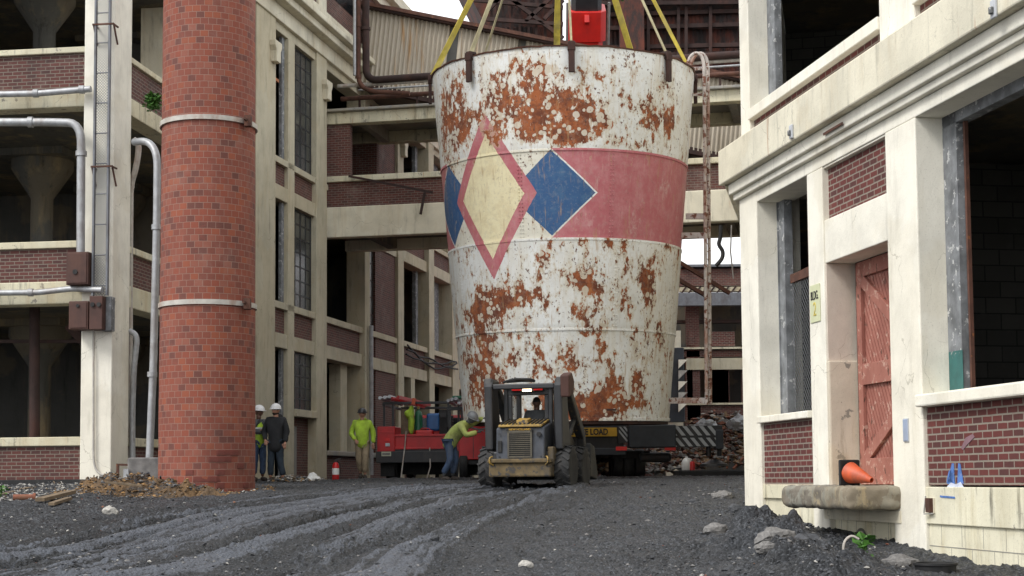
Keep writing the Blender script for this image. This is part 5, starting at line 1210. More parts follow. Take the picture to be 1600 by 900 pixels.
# red base section ends where photo row 16 meets the boom line
best = min(range(1000), key=lambda k: abs(((lambda p: (PCY-FP*((p.z*CT-p.y*ST)/(p.y*CT+p.z*ST))))(q0+dB_*(k/1000)))-16)); T0 = best/1000
wpx = 56/FP*(q0+dB_*T0).y
bm = bseg('boom_base_section', M['redc'], 0, T0, wpx*.94, 1.3); bseg('boom_collar', M['redc'], T0-.020, T0+.001, wpx*1.10, 1.45); bseg('boom_section', M['blackp'], T0-.004, .6, wpx*.86, 1.15); bseg('boom_section', M['blackp'], .6, 1.0, wpx*.7, .95)
for sx_ in (-.55, .62):
    a = q0+dB_*.02+Vector((sx_*wpx, -.7, 0)); b2 = q0+dB_*T0+Vector((sx_*wpx, -.8, 0)); MB().tube([a, b2], .05, 8).build('hydraulic_line', M['cable'], bm)
a = q0+dB_*(T0-.012)+Vector((0, -.85, 0)); MB().box(-.09, .09, -.15, .1, -.15, .15).build('guide_roller', M['redc'], bm, bevel=.02).location = a
for dx, dzz in ((-.4, -.55), (.02, -.9)):
    MB().box(-.16, .16, -.06, .06, -.05, .05).build('weld_lug', M['redc'], bm).location = q0+dB_*T0+Vector((dx, -.35, -1.6+dzz))
# mat with jug and can
a, b_ = P(1057, 747, 44.6), P(1062, 735, 44.6)
mt_ = MB().box(a.x, a.x+3.2, 43.9, 45.6, a.z-.05, b_.z).build('crane_mat', M['black'], None, bevel=.04); tag(mt_, 'long black outrigger mat under the striped crane leg beside the right building', 'mat')
gm_ = b_.z
j = thing('water_jug', 'translucent white plastic jug standing on the black crane mat', 'jug', (P(1073, 735, 44.4).x, 44.4, gm_))
MB().lathe([(.14, 0), (.15, .05), (.15, .22), (.10, .32), (.04, .36), (.04, .40)], 16).build('jug_body', M['white'], j, smooth=2); MB().tube([(.05,0,.34),(.14,0,.32),(.15,0,.18)], .018, 6, smooth=.05).build('handle', M['white'], j)
j = thing('red_can', 'small red can beside the white jug on the black mat', 'can', (P(1082, 735, 44.3).x, 44.3, gm_))
MB().lathe([(.075, 0), (.075, .22), (.05, .25)], 14).build('can_body', M['redp'], j, smooth=2); MB().lathe([(.03, .25), (.03, .28)], 10).build('cap', M['black'], j)

# ================================================================ SKID STEER LOADER
lc = P(813, 757, 28.9); psi = R(15)
M['armp'] = plain('worn_black_arm_paint', (.03,.03,.032), .55, 0, .3, 4, .2, dirt=(.10,.085,.06), da=.8, chips=(.22,.14,.03), ca=.60)
M['hoodp'] = plain('dusty_blue_hood_paint', (.055,.062,.078), .6, 0, .4, 4, .2, dirt=(.13,.105,.07), da=.9)
M['mudm'] = plain('mud_caked_yellow', (.17,.12,.055), .8, 0, .5, 5, .3, dirt=(.06,.052,.042), da=.9, chips=(.05,.045,.04), ca=.54)
ldr = thing('skid_steer_loader', 'muddy yellow and black skid steer loader seen from behind under the tank', 'loader', (lc.x, 28.9, Gz(lc.x, 28.9)-.02), -psi)
S_ = ldr
for sx in (-1, 1):
    for y in (.60, 1.72): wheel(S_, (sx*.74, y, .40), .41, .31, (1,0,0), M['mudrubber'], M['yellow'], lug=16)
MB().box(-.56, .56, .12, 2.1, .24, .72).build('chassis', M['blackp'], S_, bevel=.03)
MB().box(-.60, .60, -.05, .3, .24, .50).build('counterweight', M['mudm'], S_, bevel=.03)
MB().prism([(-.62, .50), (.62, .50), (.60, .58), (-.60, .58)], -.10, .25).build('bumper', M['mudm'], S_, bevel=.02)
MB().prism([(0, .54), (.03, 1.16), (.75, 1.30), (.8, .54)], -.47, .47, ax='x').build('engine_hood', M['hoodp'], S_, bevel=.03)
gl = MB()
gl.box(-.235, -.205, -.03, .02, .62, 1.10).box(.235, .205, -.03, .02, .62, 1.10).box(-.235, .235, -.03, .02, 1.07, 1.10).box(-.235, .235, -.03, .02, .60, .63)
for k in range(12): z = .655+k*.036; gl.box(-.205, .205, -.034, .0, z, z+.014)
g = gl.build('grille', M['yellow'], S_); g.data.materials[0] = plain('dirty_grille', (.12,.105,.075), .7, 0, .3, 8, .2, dirt=(.05,.045,.04), da=.8)
MB().box(-.2, .2, -.012, -.004, .64, 1.07).build('grille_screen', M['black'], S_)
MB().box(-.27, .25, -.012, .0, 1.10, 1.15).build('name_plate', M['black'], S_)
text('lettering', 'NEW HOLLAND', .05, M['signy'], S_, (0, -.016, 1.125), (R(90), 0, 0), xs=1.15)
vt = MB(); 
vt.prism([(-.02, 1.17), (.62, 1.295), (.62, 1.335), (-.02, 1.21)], -.42, .42, ax='x'); hv = vt.build('vent_cover', M['yellow'], S_, bevel=.01)
sl = MB()
for k in range(11): x = -.37+k*.074; sl.prism([(.02, 1.22), (.56, 1.325), (.56, 1.345), (.02, 1.24)], x-.012, x+.012, ax='x')
sl.build('slats', M['black'], hv)
MB().prism([(.05, 1.232), (.3, 1.282), (.3, 1.35), (.05, 1.30)], -.08, .14, ax='x').build('latch_plate', M['yellow'], hv)
for x, z in ((-.40, 1.05), (.40, 1.04), (-.40, .62), (.40, .62)): MB().lathe([(.012, 0), (.012, .015)], 10, (x, -.0, z), (0,-1,0)).build('bolt', M['steel'], S_)
MB().box(-.43, -.35, -.02, .0, .70, .92).build('latch', M['black'], S_, bevel=.01); MB().lathe([(.045, 0), (.045, .03)], 14, (.37, .0, 1.03), (0,-1,0)).build('filler_cap', M['black'], S_)
MB().tube([(.52, -.06, .62), (.56, -.12, .60), (.56, -.12, .50), (.5, -.06, .46)], .015, 6, smooth=.03).build('tie_down_ring', M['yellow'], S_); MB().tube([(-.52, -.06, .62), (-.56, -.12, .60), (-.56, -.12, .50), (-.5, -.06, .46)], .015, 6, smooth=.03).build('tie_down_ring', M['yellow'], S_)
# cab
cab = MB()
for x in (-.44, .44):
    cab.box(x-.04, x+.04, .62, .72, 1.2, 1.96).box(x-.04, x+.04, 1.6, 1.7, .7, 1.96).box(x-.035, x+.035, .7, 1.62, 1.88, 1.955)
cab.box(-.40, .40, .63, .71, 1.80, 1.955).box(-.40, .40, .63, .71, 1.2, 1.34).box(-.40, -.32, .635, .705, 1.34, 1.8).box(.32, .40, .635, .705, 1.34, 1.8).box(-.40, .40, 1.61, 1.69, 1.88, 1.95)
c_ab = cab.build('cab_frame', M['blackp'], S_, bevel=.015)
MB().box(-.50, .50, .55, 1.78, 1.955, 2.02).build('cab_roof', M['blackp'], S_, bevel=.03)
for x in (-.44, .44):
    mg = MB()
    for k in range(9): mg.box(x-.008, x+.008, .72+k*.1, .73+k*.1, 1.0, 1.88)
    mg.build('side_screen', M['black'], c_ab)
MB().box(-.3, .3, 1.05, 1.45, .8, 1.0).build('seat', M['black'], S_, bevel=.04); MB().box(-.25, .25, .95, 1.05, .95, 1.35).build('seat_back', M['black'], S_, bevel=.04)
lb = MB().box(-.32, .32, .53, .58, 1.86, 1.94).build('light_bar', M['black'], S_, bevel=.01)
MB().box(-.08, .10, .505, .53, 1.865, 1.935).build('work_lamp', M['lamp'], lb, bevel=.01)
for x in (-.20, .23): MB().box(x-.09, x+.09, .51, .53, 1.88, 1.925).build('tail_lamp', M['redlamp'], lb, bevel=.008)
# lift arms with towers and crossbar
for sx in (-1, 1):
    x0, x1 = sorted((sx*.60, sx*.76))
    MB().prism([(.28, .75), (.22, 1.95), (.34, 2.10), (.62, 2.08), (.80, 1.35), (.95, .80)], x0, x1, ax='x').build('tower', M['blackp'], S_, bevel=.03)
    MB().prism([(.25, 1.92), (.30, 2.12), (.8, 2.10), (2.15, 1.15), (2.35, .62), (2.2, .50), (2.0, .98), (.8, 1.90)], x0+sx*.02+.0, x1+sx*.02, ax='x').build('lift_arm', M['armp'], S_, bevel=.03)
    MB().tube([(sx*.68, .9, .9), (sx*.68, 1.7, 1.45)], .05, 10).build('lift_cylinder', M['steel'], S_, smooth=2)
MB().box(-.60, .60, .26, .36, 1.90, 2.0).build('cross_bar', M['blackp'], S_, bevel=.02)
MB().prism([(.2, 1.72), (.16, 2.14), (.42, 2.20), (.62, 2.05), (.55, 1.8)], .74, .92, ax='x').build('arm_guard', M['yellow'], S_, bevel=.03).data.materials[0] = M['boxrust']
bn = MB(); rr = random.Random(5)
for k in range(5):
    bn.tube([(-.45+.05*k, .5+.02*k, 2.05+.02*k), (-.2, .45+.03*k, 2.09+.02*rr.random()), (.1, .5, 2.07+.03*rr.random()), (.16, .62, 2.06), (-.1, .7, 2.08), (-.42, .62, 2.06)], .022, 6, smooth=.08)
bn.build('hose_bundle', M['black'], S_, smooth=2)
MB().prism([(2.15, .25), (2.75, .18), (2.85, .30), (2.55, .85), (2.22, .9)], -.88, .88, ax='x').build('bucket', plain('scuffed_bucket', (.035,.035,.034), .6, .2, .4, 4, .2, dirt=(.09,.08,.06), da=.6), S_, bevel=.02)
MB().prism([(.80, .72), (.86, 1.2), (1.5, 1.15), (2.3, .8), (2.2, .72)], .46, .60, ax='x').build('side_panel', M['armp'], S_, bevel=.02)
MB().box(.50, .62, .1, .55, .46, .80).build('side_box', M['mudm'], S_, bevel=.02)

# ================================================================ PEOPLE
def skinmesh(pts, edges, rad, sub=1):
    me = bpy.data.meshes.new('tmp'); me.from_pydata([tuple(p) for p in pts], edges, []); o = bpy.data.objects.new('tmp', me); col.objects.link(o)
    sk = o.modifiers.new('s', 'SKIN'); 
    if not me.skin_vertices: 
        pass
    for i, r_ in enumerate(rad):
        sv = me.skin_vertices[0].data[i]; sv.radius = (r_, r_) if not isinstance(r_, tuple) else r_; sv.use_root = (i == 0)
    sb_ = o.modifiers.new('d', 'SUBSURF'); sb_.levels = sub; sb_.render_levels = sub
    dg = bpy.context.evaluated_depsgraph_get(); m2 = o.evaluated_get(dg).to_mesh(); v = [tuple(x.co) for x in m2.vertices]; f = [tuple(p.vertices) for p in m2.polygons]
    o.evaluated_get(dg).to_mesh_clear(); bpy.data.objects.remove(o); bpy.data.meshes.remove(me); return v, f
def ensure_skin(me):
    pass
def std(): 
    V = Vector
    return dict(pel=V((0,0,.96)), wst=V((0,0,1.12)), chs=V((0,.0,1.32)), nek=V((0,0,1.50)), hed=V((0,-.015,1.665)), face=V((0,-1,0)),
        shL=V((.19,0,1.44)), elL=V((.25,.03,1.16)), wrL=V((.24,-.05,.93)), shR=V((-.19,0,1.44)), elR=V((-.25,.03,1.16)), wrR=V((-.24,-.05,.93)),
        hiL=V((.095,0,.90)), knL=V((.11,-.02,.50)), anL=V((.12,.02,.10)), hiR=V((-.095,0,.90)), knR=V((-.11,-.02,.50)), anR=V((-.12,.02,.10)), toL=V((.13,-.16,.04)), toR=V((-.13,-.16,.04)))
def hand(p, d, skin_, side):
    d = Vector(d).normalized(); s = d.cross(Vector((0,0,1))); s = s.normalized() if s.length > .1 else Vector((0,-1,0)); u = s.cross(d)
    out = []
    pts = [p, p+d*.05, p+d*.09]; out.append((pts, [.026, .034, .026]))
    for k in range(4):
        b = p+d*.085+s*(k-1.5)*.019; l = (.062, .072, .068, .052)[k]; out.append(([b, b+d*l*.5+u*.006, b+d*l*.85-u*.018, b+d*l-u*.035], [.0095, .009, .0085, .007]))
    b = p+d*.03+s*side*.03; out.append(([b, b+d*.03+s*side*.025, b+d*.06+s*side*.028-u*.01], [.012, .011, .009]))
    return out
def person(label, loc, yaw, J, skin_='skin', top='jacket', legs='jeans', hat='hat', hood=False, vest=None, sc_=1, sleeves=None, gloves=None, coat=0, beard=False):
    root = thing('person', label, 'person', loc, yaw); root.scale = (sc_,)*3
    K = J; b = MB()
    names = ['pel','wst','chs','nek','shL','elL','wrL','shR','elR','wrR','hiL','knL','anL','hiR','knR','anR']
    pts = [K[n] for n in names]; ed = [(0,1),(1,2),(2,3),(2,4),(4,5),(5,6),(2,7),(7,8),(8,9),(0,10),(10,11),(11,12),(0,13),(13,14),(14,15)]
    rad = [.11,.11,.125,.06,.06,.045,.032,.06,.045,.032,.085,.06,.042,.085,.06,.042]
    v, f = skinmesh(pts, ed, rad); b.add(v, f)
    hd = K['hed']; fd = K['face'].normalized(); up = (hd-K['nek']).normalized(); rt = fd.cross(up).normalized(); up = rt.cross(fd)
    H = MB(); H.ell((0,0,0), (.078,.098,.118), 18, 14)
    hv_ = [Vector(p) for p in H.v]
    for p in hv_:
        if p.z < -.02: p.x *= 1-.25*(-p.z-.02)/.1; 
        if p.y < -.06 and abs(p.x) < .022 and -.045 < p.z < .02: p.y -= .022
        if p.y < -.05 and .01 < abs(p.x) < .05 and .0 < p.z < .03: p.y += .008
        if p.y < -.03 and p.z < -.08: p.y -= .01
    q = lambda p: hd+rt*p.x-fd*p.y*1.0+up*p.z
    b.add([q(p) for p in hv_], H.f)
    for sx in (-1, 1):
        E_ = MB(); E_.ell((sx*.082, .01, -.005), (.012,.022,.032), 8, 6); b.add([q(Vector(p)) for p in E_.v], E_.f)
    b.tube([K['nek']-up*.04, hd-up*.06], .058, 12)
    for wr, el, sd2 in ((K['wrL'], K['elL'], 1), (K['wrR'], K['elR'], -1)):
        for hp_, hr in hand(wr, (wr-el), None, sd2): b.tube(hp_, hr, 8)
    body = b.build('body', M[skin_], root, smooth=True)
    fc = MB()
    for sx in (-1, 1): fc.ell(q(Vector((sx*.03, -.090, .012))), (.011,.006,.006), 8, 6)
    fc.build('eyes', M['hair'], body); 
    MB().ell(q(Vector((0, -.094, -.055))), (.024,.006,.006), 8, 6).build('mouth', M['rubr'], body)
    if beard:
        Z = MB(); Z.ell((0,0,0), (.080,.100,.10), 16, 10, -.98, -.35); MB().add([q(Vector(p)+Vector((0,-.006,-.02))) for p in Z.v], Z.f).build('beard', M['hair'], body, smooth=True)
    hr_ = MB(); hr_.ell((0,0,0), (.083,.103,.122), 16, 8, .05, 1); 
    MB().add([q(Vector(p)+Vector((0,.01,0))) for p in hr_.v], hr_.f).build('hair', M['hair'], body, smooth=True)
    # clothes
    tp = [K['pel']+(K['pel']-K['wst'])*(1.35+coat*5), K['wst'].lerp(K['pel'], .4), K['chs'], K['nek']-up*.01, K['shL'], K['elL'], K['wrL'], K['shR'], K['elR'], K['wrR']]
    te = [(0,1),(1,2),(2,3),(2,4),(4,5),(5,6),(2,7),(7,8),(8,9)]
    tr = [.215,.175,.165,.09,.095,.078,.056,.095,.078,.056]
    v, f = skinmesh(tp, te, tr); tb2 = MB(); tb2.add(v, f)
    if hood: tb2.ell(K['nek']-fd*.09+Vector((0,0,-.0)), (.12,.07,.09), 12, 8)
    tb2.v = [tuple(Vector(p)+Vector((mn.noise(Vector(p)*9)*.018, mn.noise(Vector(p)*9+Vector((5,5,5)))*.018, 0))) for p in tb2.v]
    if sleeves:
        sv, sf = skinmesh([tp[2], tp[4], tp[5], tp[6], tp[7], tp[8], tp[9]], [(0,1),(1,2),(2,3),(0,4),(4,5),(5,6)], [.12,.10,.08,.056,.10,.08,.056]); MB().add(sv, sf).build('shirt', M[sleeves], root, smooth=True)
        v, f = skinmesh(tp[:4], te[:3], [.178,.168,.178,.09]); tb2 = MB(); tb2.add(v, f)
    tpo = tb2.build('vest' if sleeves else 'jacket', M[top], root, smooth=True)
    if vest:
        vm = MB()
        for z0 in vest:
            pt_ = K['wst'].lerp(K['chs'], z0); vm.lathe([(.185, -.02), (.19, 0), (.185, .025)], 24, pt_, (K['chs']-K['wst']))
        vm.build('reflective_stripe', M['silver'], tpo, smooth=2)
    lp = [K['pel']+Vector((0,0,.03)), K['hiL'], K['knL'], K['anL']+Vector((0,0,.05)), K['hiR'], K['knR'], K['anR']+Vector((0,0,.05))]
    v, f = skinmesh(lp, [(0,1),(1,2),(2,3),(0,4),(4,5),(5,6)], [.14,.112,.088,.078,.112,.088,.078]); lm_ = MB(); lm_.add(v, f)
    lm_.v = [tuple(Vector(p)+Vector((mn.noise(Vector(p)*11)*.014, mn.noise(Vector(p)*11+Vector((5,5,5)))*.014, 0))) for p in lm_.v]
    lm_.build('trousers', M[legs], root, smooth=True)
    for an, to in ((K['anL'], K['toL']), (K['anR'], K['toR'])):
        v, f = skinmesh([an+Vector((0,.03,-.02)), an+Vector((0,-.01,-.05)), to], [(0,1),(1,2)], [.06,.066,.055]); MB().add(v, f).build('boot', M['boot'], root, smooth=True)
    if hat:
        Z = MB(); Z.ell((0,0,0), (.118,.132,.125), 24, 10, .0, .999); Z.lathe([(.112, -.016), (.134, -.012), (.134, -.002), (.116, .006)], 24, (0,-.010,0)); Z.box(-.035, .035, -.175, -.10, -.014, -.004)
        Z.v = [(x, y*(1.08), z) for x, y, z in Z.v]
        MB().add([q(Vector(p)+Vector((0,0,.045))) for p in Z.v], Z.f).build('helmet', M[hat], root, smooth=2)
    return root
def gp(px, Y): p = P(px, 700, Y); return (p.x, Y, Gz(p.x, Y)-.01)
J = std(); J['wrL'] = Vector((.02,-.24,1.22)); J['elL'] = Vector((.27,-.08,1.20)); J['elR'] = Vector((-.27,-.08,1.20)); J['wrR'] = Vector((.06,-.27,1.17)); J['face'] = Vector((.6,-1,-.1))
person('man in white helmet and lime vest with folded arms beside the chimney', gp(404, 37.2), R(38), J, 'skin2', 'lime', 'jeans', 'hat', sleeves='greycl', vest=(.1, .7), sc_=1.0)
J = std(); J['wrR'] = Vector((-.20,-.16,.98)); J['elR'] = Vector((-.29,.04,1.16)); J['wrL'] = Vector((.25,-.10,.92)); J['face'] = Vector((-.35,-1,-.05)); J['anL'] = Vector((.17,.02,.10)); J['toL'] = Vector((.21,-.14,.04)); J['anR'] = Vector((-.13,.02,.10))
person('man in white helmet and dark charcoal jacket standing by the factory wall', gp(431, 36.8), R(-8), J, 'skin', 'jacket', 'djeans', 'hat', hood=True, sc_=1.03, coat=.10, beard=True)
J = std(); J['wrR'] = Vector((-.17,-.22,1.00)); J['elR'] = Vector((-.29,.02,1.16)); J['wrL'] = Vector((.28,-.02,.92)); J['elL'] = Vector((.28,.05,1.18)); J['knL'] = Vector((.08,-.10,.50)); J['anL'] = Vector((.07,-.06,.10)); J['toL'] = Vector((.09,-.24,.04)); J['knR'] = Vector((-.08,-.02,.49)); J['anR'] = Vector((-.04,.16,.14)); J['toR'] = Vector((-.05,.0,.05)); J['face'] = Vector((-.1,-1,0))
person('man in lime hooded sweatshirt, khaki trousers and dark helmet walking forward', gp(566, 39.6), R(4), J, 'skin', 'lime', 'khaki', 'bhat', hood=True, sc_=1.0)
# welder bending towards the tank (facing +x)
V = Vector
J = dict(pel=V((0,0,.90)), wst=V((.03,-.05,1.06)), chs=V((.06,-.26,1.22)), nek=V((.03,-.42,1.36)), hed=V((-.02,-.55,1.42)), face=V((-.15,-.85,-.55)),
    shL=V((.22,-.36,1.26)), elL=V((.24,-.60,1.38)), wrL=V((.12,-.80,1.42)), shR=V((-.18,-.34,1.26)), elR=V((-.26,-.48,1.02)), wrR=V((-.12,-.72,1.10)),
    hiL=V((.095,0,.86)), knL=V((.12,-.10,.48)), anL=V((.15,.0,.10)), hiR=V((-.095,0,.86)), knR=V((-.11,-.06,.48)), anR=V((-.14,.12,.10)), toL=V((.16,-.18,.04)), toR=V((-.15,-.06,.04)))
wd_ = person('worker in lime shirt and grey helmet bending forward at the tank edge', gp(703, 36.6), R(72), J, 'greycl', 'lime2', 'jeans', 'ghat', vest=None, sc_=1.03)
tl = thing('cutting_torch', 'cutting torch with a glowing tip held against the bottom rim of the tank', 'torch', (0,0,0))
tp_ = P(768, 666, 36.0); MB().tube([P(736, 668, 36.3), P(750, 672, 36.2), tp_], .018, 6, smooth=.1).build('torch_body', M['steel'], tl, smooth=2); MB().ell(P(766, 665.5, 36.0), .035, 10, 8).build('flame', plain('torch_flame', (1,.7,.4), .5, emit=(1,.6,.3,14)), tl)
# driver seen from behind through the cab window
J = std(); 
for k_ in ('knL','knR'): J[k_] = Vector((J[k_].x, -.45, .90))
for k_ in ('anL','anR'): J[k_] = Vector((J[k_].x, -.50, .52))
for k_ in ('toL','toR'): J[k_] = Vector((J[k_].x, -.66, .45))
J['wrL'] = Vector((.24,-.36,1.08)); J['wrR'] = Vector((-.24,-.36,1.08)); J['elL'] = Vector((.27,-.10,1.12)); J['elR'] = Vector((-.27,-.10,1.12))
dx_ = Vector((.02, 1.22, 0)); wp = Matrix.Translation(ldr.location) @ Matrix.Rotation(-psi, 4, 'Z') @ dx_
person('loader driver in grey shirt with short dark hair seen from behind inside the cab', (wp.x, wp.y, ldr.location.z+.12), R(180)-psi, J, 'skin2', 'greycl', 'djeans', None, sc_=.94)

# ================================================================ RED SERVICE TRUCK
YT = 44.0; o_ = P(647, 748, YT)
rt_ = thing('service_truck', 'red flatbed service truck with racks and gas cylinders behind the welder, tailgate to the camera', 'truck', (o_.x, YT, Gz(o_.x, YT)), R(-5))
s_ = FP/YT/1.0; gz_ = Gz(o_.x, YT)
def tx(px): return (P(px, 700, YT).x-o_.x)
def tz(py): return P(647, py, YT).z-gz_
def tb_(nm, m, px0, py0, px1, py1, y0, y1, bev=.015, par=rt_): return MB().box(tx(px0), tx(px1), y0, y1, tz(py1), tz(py0)).build(nm, m, par, bevel=bev)
cbx = tb_('corner_box', M['redp'], 589, 666, 617, 705, -.02, 2.2); tb_('tail_lamp', M['redlamp'], 601, 684, 609, 689, -.05, -.02, .005, cbx); tb_('reverse_lamp', M['pvc'], 602, 692, 609, 697, -.05, -.02, .005, cbx); tb_('corner_rib', M['redp'], 589, 674, 617, 676, -.035, -.02, .004, cbx)
tg = tb_('tailgate', M['redp'], 617, 680, 705, 702, 0, .06); tb_('top_rail', M['redp'], 617, 678.5, 705, 682, -.04, .02, .008, tg); tb_('bottom_rail', M['redp'], 617, 699, 705, 702, -.04, .02, .008, tg)
tb_('corner_box', M['redp'], 705, 668, 722, 705, -.02, 2.2)
tb_('bed', M['blackp'], 589, 700, 722, 708, .0, 4.2); bp = tb_('bumper', M['blackp'], 588, 705, 722, 723, -.15, .1)
npl = tb_('number_plate', M['white'], 597, 705.5, 612, 712.5, -.17, -.152, .002); npl.data.materials[0] = plain('number_plate_paint', (.55,.56,.42), .5)
MB().box(tx(598.5), tx(610.5), -.174, -.170, tz(710.5), tz(707.5)).build('worn_characters', M['stone'], npl)
tb_('mudflap', M['black'], 592, 723, 614, 744, .2, .24, .004); tb_('mudflap', M['black'], 690, 723, 712, 744, .2, .24, .004)
tb_('shade_skirt', M['black'], 616, 722, 690, 741, .9, 4.0)  # black box added as the shade under the truck bed
for px in (603, 612, 694, 704): wheel(rt_, (tx(px), .75, .40), .42, .22, (1,0,0))
for px in (605, 703): wheel(rt_, (tx(px), 4.4, .40), .42, .24, (1,0,0))
tb_('truck_cab', M['redp'], 592, 640, 718, 712, 3.8, 5.8, .08); tb_('rear_window', M['dglass'], 606, 645, 704, 664, 3.78, 3.8, .02)
rk = MB()
for px in (598, 612, 700, 716):
    for y in (.2, 3.4): rk.box(tx(px)-.03, tx(px)+.03, y-.03, y+.03, tz(668), tz(628))
for y in (.2, 3.4): rk.box(tx(596), tx(718), y-.04, y+.04, tz(631), tz(627))
for px in (597, 717): rk.box(tx(px)-.03, tx(px)+.03, .16, 3.44, tz(633), tz(629))
rk.build('rack', M['blackp'], rt_, bevel=.008)
def tt(name, label, cat, m, r, pts, grp=None, seg=10, sm=2):
    o = MB().tube([Vector((tx(a), y, tz(b2))) for a, b2, y in pts], r, seg).build(name, m, None, smooth=sm); o.location = rt_.location; o.rotation_euler = rt_.rotation_euler; return tag(o, label, cat, grp)
k = 0
for (a, b2, r) in ((596, 622, .05), (604, 621, .05), (611, 620, .05)):
    tt('pipe_bundle', ['silver tube on the truck rack, leftmost of the left three', 'silver tube on the truck rack, middle of the left three', 'silver tube on the truck rack, beside the red ladder'][k], 'tube', M['pvc'], r, ((a, b2, -.3), (a, b2, 3.6)), 'silver tubes on the left of the truck rack'); k += 1
lg = thing('folding_ladder', 'red ladder lying along the top of the service truck rack', 'ladder', rt_.location, R(-5))
MB().bar((tx(614), -.2, tz(623)), (tx(640), 2.9, tz(628)), .05, .1).bar((tx(624), -.2, tz(621)), (tx(650), 2.9, tz(625)), .05, .1).build('rail', M['redp'], lg)
rg = MB()
for i in range(9): t = i/8; rg.bar((tx(614)+(tx(640)-tx(614))*t, -.2+3.1*t, tz(623)+(tz(628)-tz(623))*t), (tx(624)+(tx(650)-tx(624))*t, -.2+3.1*t, tz(621)+(tz(625)-tz(621))*t), .03)
rg.build('rungs', M['redp'], lg)
MB().bar((tx(645), .1, tz(632)), (tx(647), .1, tz(622)), .1).build('end_foot', M['orange'], lg)
gc = thing('gas_cylinder', 'green gas cylinder standing in the truck bed next to the lime coat', 'gas cylinder', (0,0,0), 0); gc.location = Matrix.Translation(rt_.location) @ Matrix.Rotation(R(-5), 4, 'Z') @ Vector((tx(650), .5, tz(702)))
MB().lathe([(.12, 0), (.12, .95), (.09, 1.08), (.04, 1.12), (.04, 1.18)], 18).build('bottle', M['greenpl'], gc, smooth=2); MB().box(-.03, .03, -.06, .06, 1.16, 1.24).build('valve', M['yellow'], gc, bevel=.008)
bd = tt('timber_board', 'brown board standing upright at the tailgate of the service truck', 'board', M['wood'], .01, ((630, 676, .3), (630, 640, .3)))
bd.data = MB().box(tx(624), tx(636), .25, .3, tz(690), tz(638)).build('x', M['wood']).data; bpy.data.objects.remove([o for o in bpy.data.objects if o.name == 'x'][0])
cl_ = MB(); cl_.ell((tx(641), .2, tz(656)), (.10, .12, .42), 12, 10); cl_.ell((tx(638), .2, tz(647)), (.16, .12, .14), 12, 8); cl_.v = [tuple(Vector(p)+Vector((mn.noise(Vector(p)*7)*.05, mn.noise(Vector(p)*7+Vector((3,3,3)))*.05, 0))) for p in cl_.v]
o = cl_.build('hanging_coat', M['lime'], None, smooth=True); o.location = rt_.location; o.rotation_euler = rt_.rotation_euler; tag(o, 'lime yellow work coat hung up behind the truck tailgate', 'coat')
def tbox(name, label, cat, m, px0, py0, px1, py1, y0, y1, bev=.02):
    o = MB().box(tx(px0), tx(px1), y0, y1, tz(py1), tz(py0)).build(name, m, None, bevel=bev); o.location = rt_.location; o.rotation_euler = rt_.rotation_euler; return tag(o, label, cat)
tbox('blue_drum', 'blue plastic tub standing in the bed of the service truck', 'tub', M['bluepl'], 660, 644, 682, 672, .8, 1.3, .06)
t = thing('welding_machine', 'black welding machine at the right end of the truck tailgate', 'machine', rt_.location, R(-5)); MB().box(tx(685), tx(699), .2, .9, tz(700), tz(640)).build('housing', M['black'], t, bevel=.03); MB().box(tx(687), tx(697), .17, .2, tz(652), tz(645)).build('panel', M['steel'], t)
t = thing('fuel_can', 'red fuel can row lying on top of the tailgate', 'fuel can', rt_.location, R(-5)); MB().box(tx(648), tx(676), .1, .35, tz(681), tz(672)).build('can', M['redp'], t, bevel=.04); MB().tube([(tx(655), .2, tz(672)), (tx(658), .2, tz(669)), (tx(668), .2, tz(669)), (tx(671), .2, tz(672))], .015, 6, smooth=.02).build('handle', M['redp'], t)
t = thing('hose_reel', 'dark coiled hose and tools heaped in the truck bed behind the blue tub', 'hose', rt_.location, R(-5)); hb_ = MB()
for i in range(6): hb_.tube([(tx(690)+.16*math.cos(a), 1.3+.3*math.sin(a), tz(668)+.07*i) for a in np.linspace(0, 6.28, 16)], .03, 6)
hb_.build('coil', M['black'], t, smooth=2)
for i, (pts, lb) in enumerate(((((635, 674, -.05), (633, 700, -.1), (630, 748, -.45)), 'thin tan hose hanging down the red tailgate below the lime coat'), (((672, 700, -.05), (674, 730, -.2), (670, 748, -.4)), 'thin hose hanging under the right half of the tailgate'))):
    tt('rubber_hose', lb, 'hose', M['cpipe'], .018, pts)
# second red vehicle behind the welder
YV = 41.5; o2 = P(745, 748, YV)
v2 = thing('utility_truck', 'red utility truck body half hidden between the bending worker and the loader', 'truck', (o2.x, YV, Gz(o2.x, YV)))
def vx(px): return P(px, 700, YV).x-o2.x
def vz(py): return P(745, py, YV).z-Gz(o2.x, YV)
def vb(nm, m, px0, py0, px1, py1, y0, y1, bev=.015): return MB().box(vx(px0), vx(px1), y0, y1, vz(py1), vz(py0)).build(nm, m, v2, bevel=bev)
vb('side_box', M['redp'], 717, 668, 800, 718, 0, 1.6, .02); vb('door_seam', M['blackp'], 739, 672, 740, 716, -.004, .0, 0); vb('rail', M['redp'], 716, 665, 800, 669, -.03, 1.6); vb('chassis', M['blackp'], 718, 718, 800, 726, .2, 1.5); vb('shade_skirt', M['black'], 718, 726, 800, 742, 1.0, 2.2)  # lowest black box stands in for the shade beneath the body
for px in (724, 754): wheel(v2, (vx(px), .35, .40), .42, .24, (1,0,0)); 
for px in (724, 754): wheel(v2, (vx(px), 2.4, .40), .42, .24, (1,0,0))
rk = MB()
for px in (703, 726): rk.box(vx(px)-.02, vx(px)+.03, .2, .26, vz(700), vz(632))
rk.box(vx(698), vx(730), .15, .35, vz(640), vz(636)).build('rack', M['blackp'], v2)
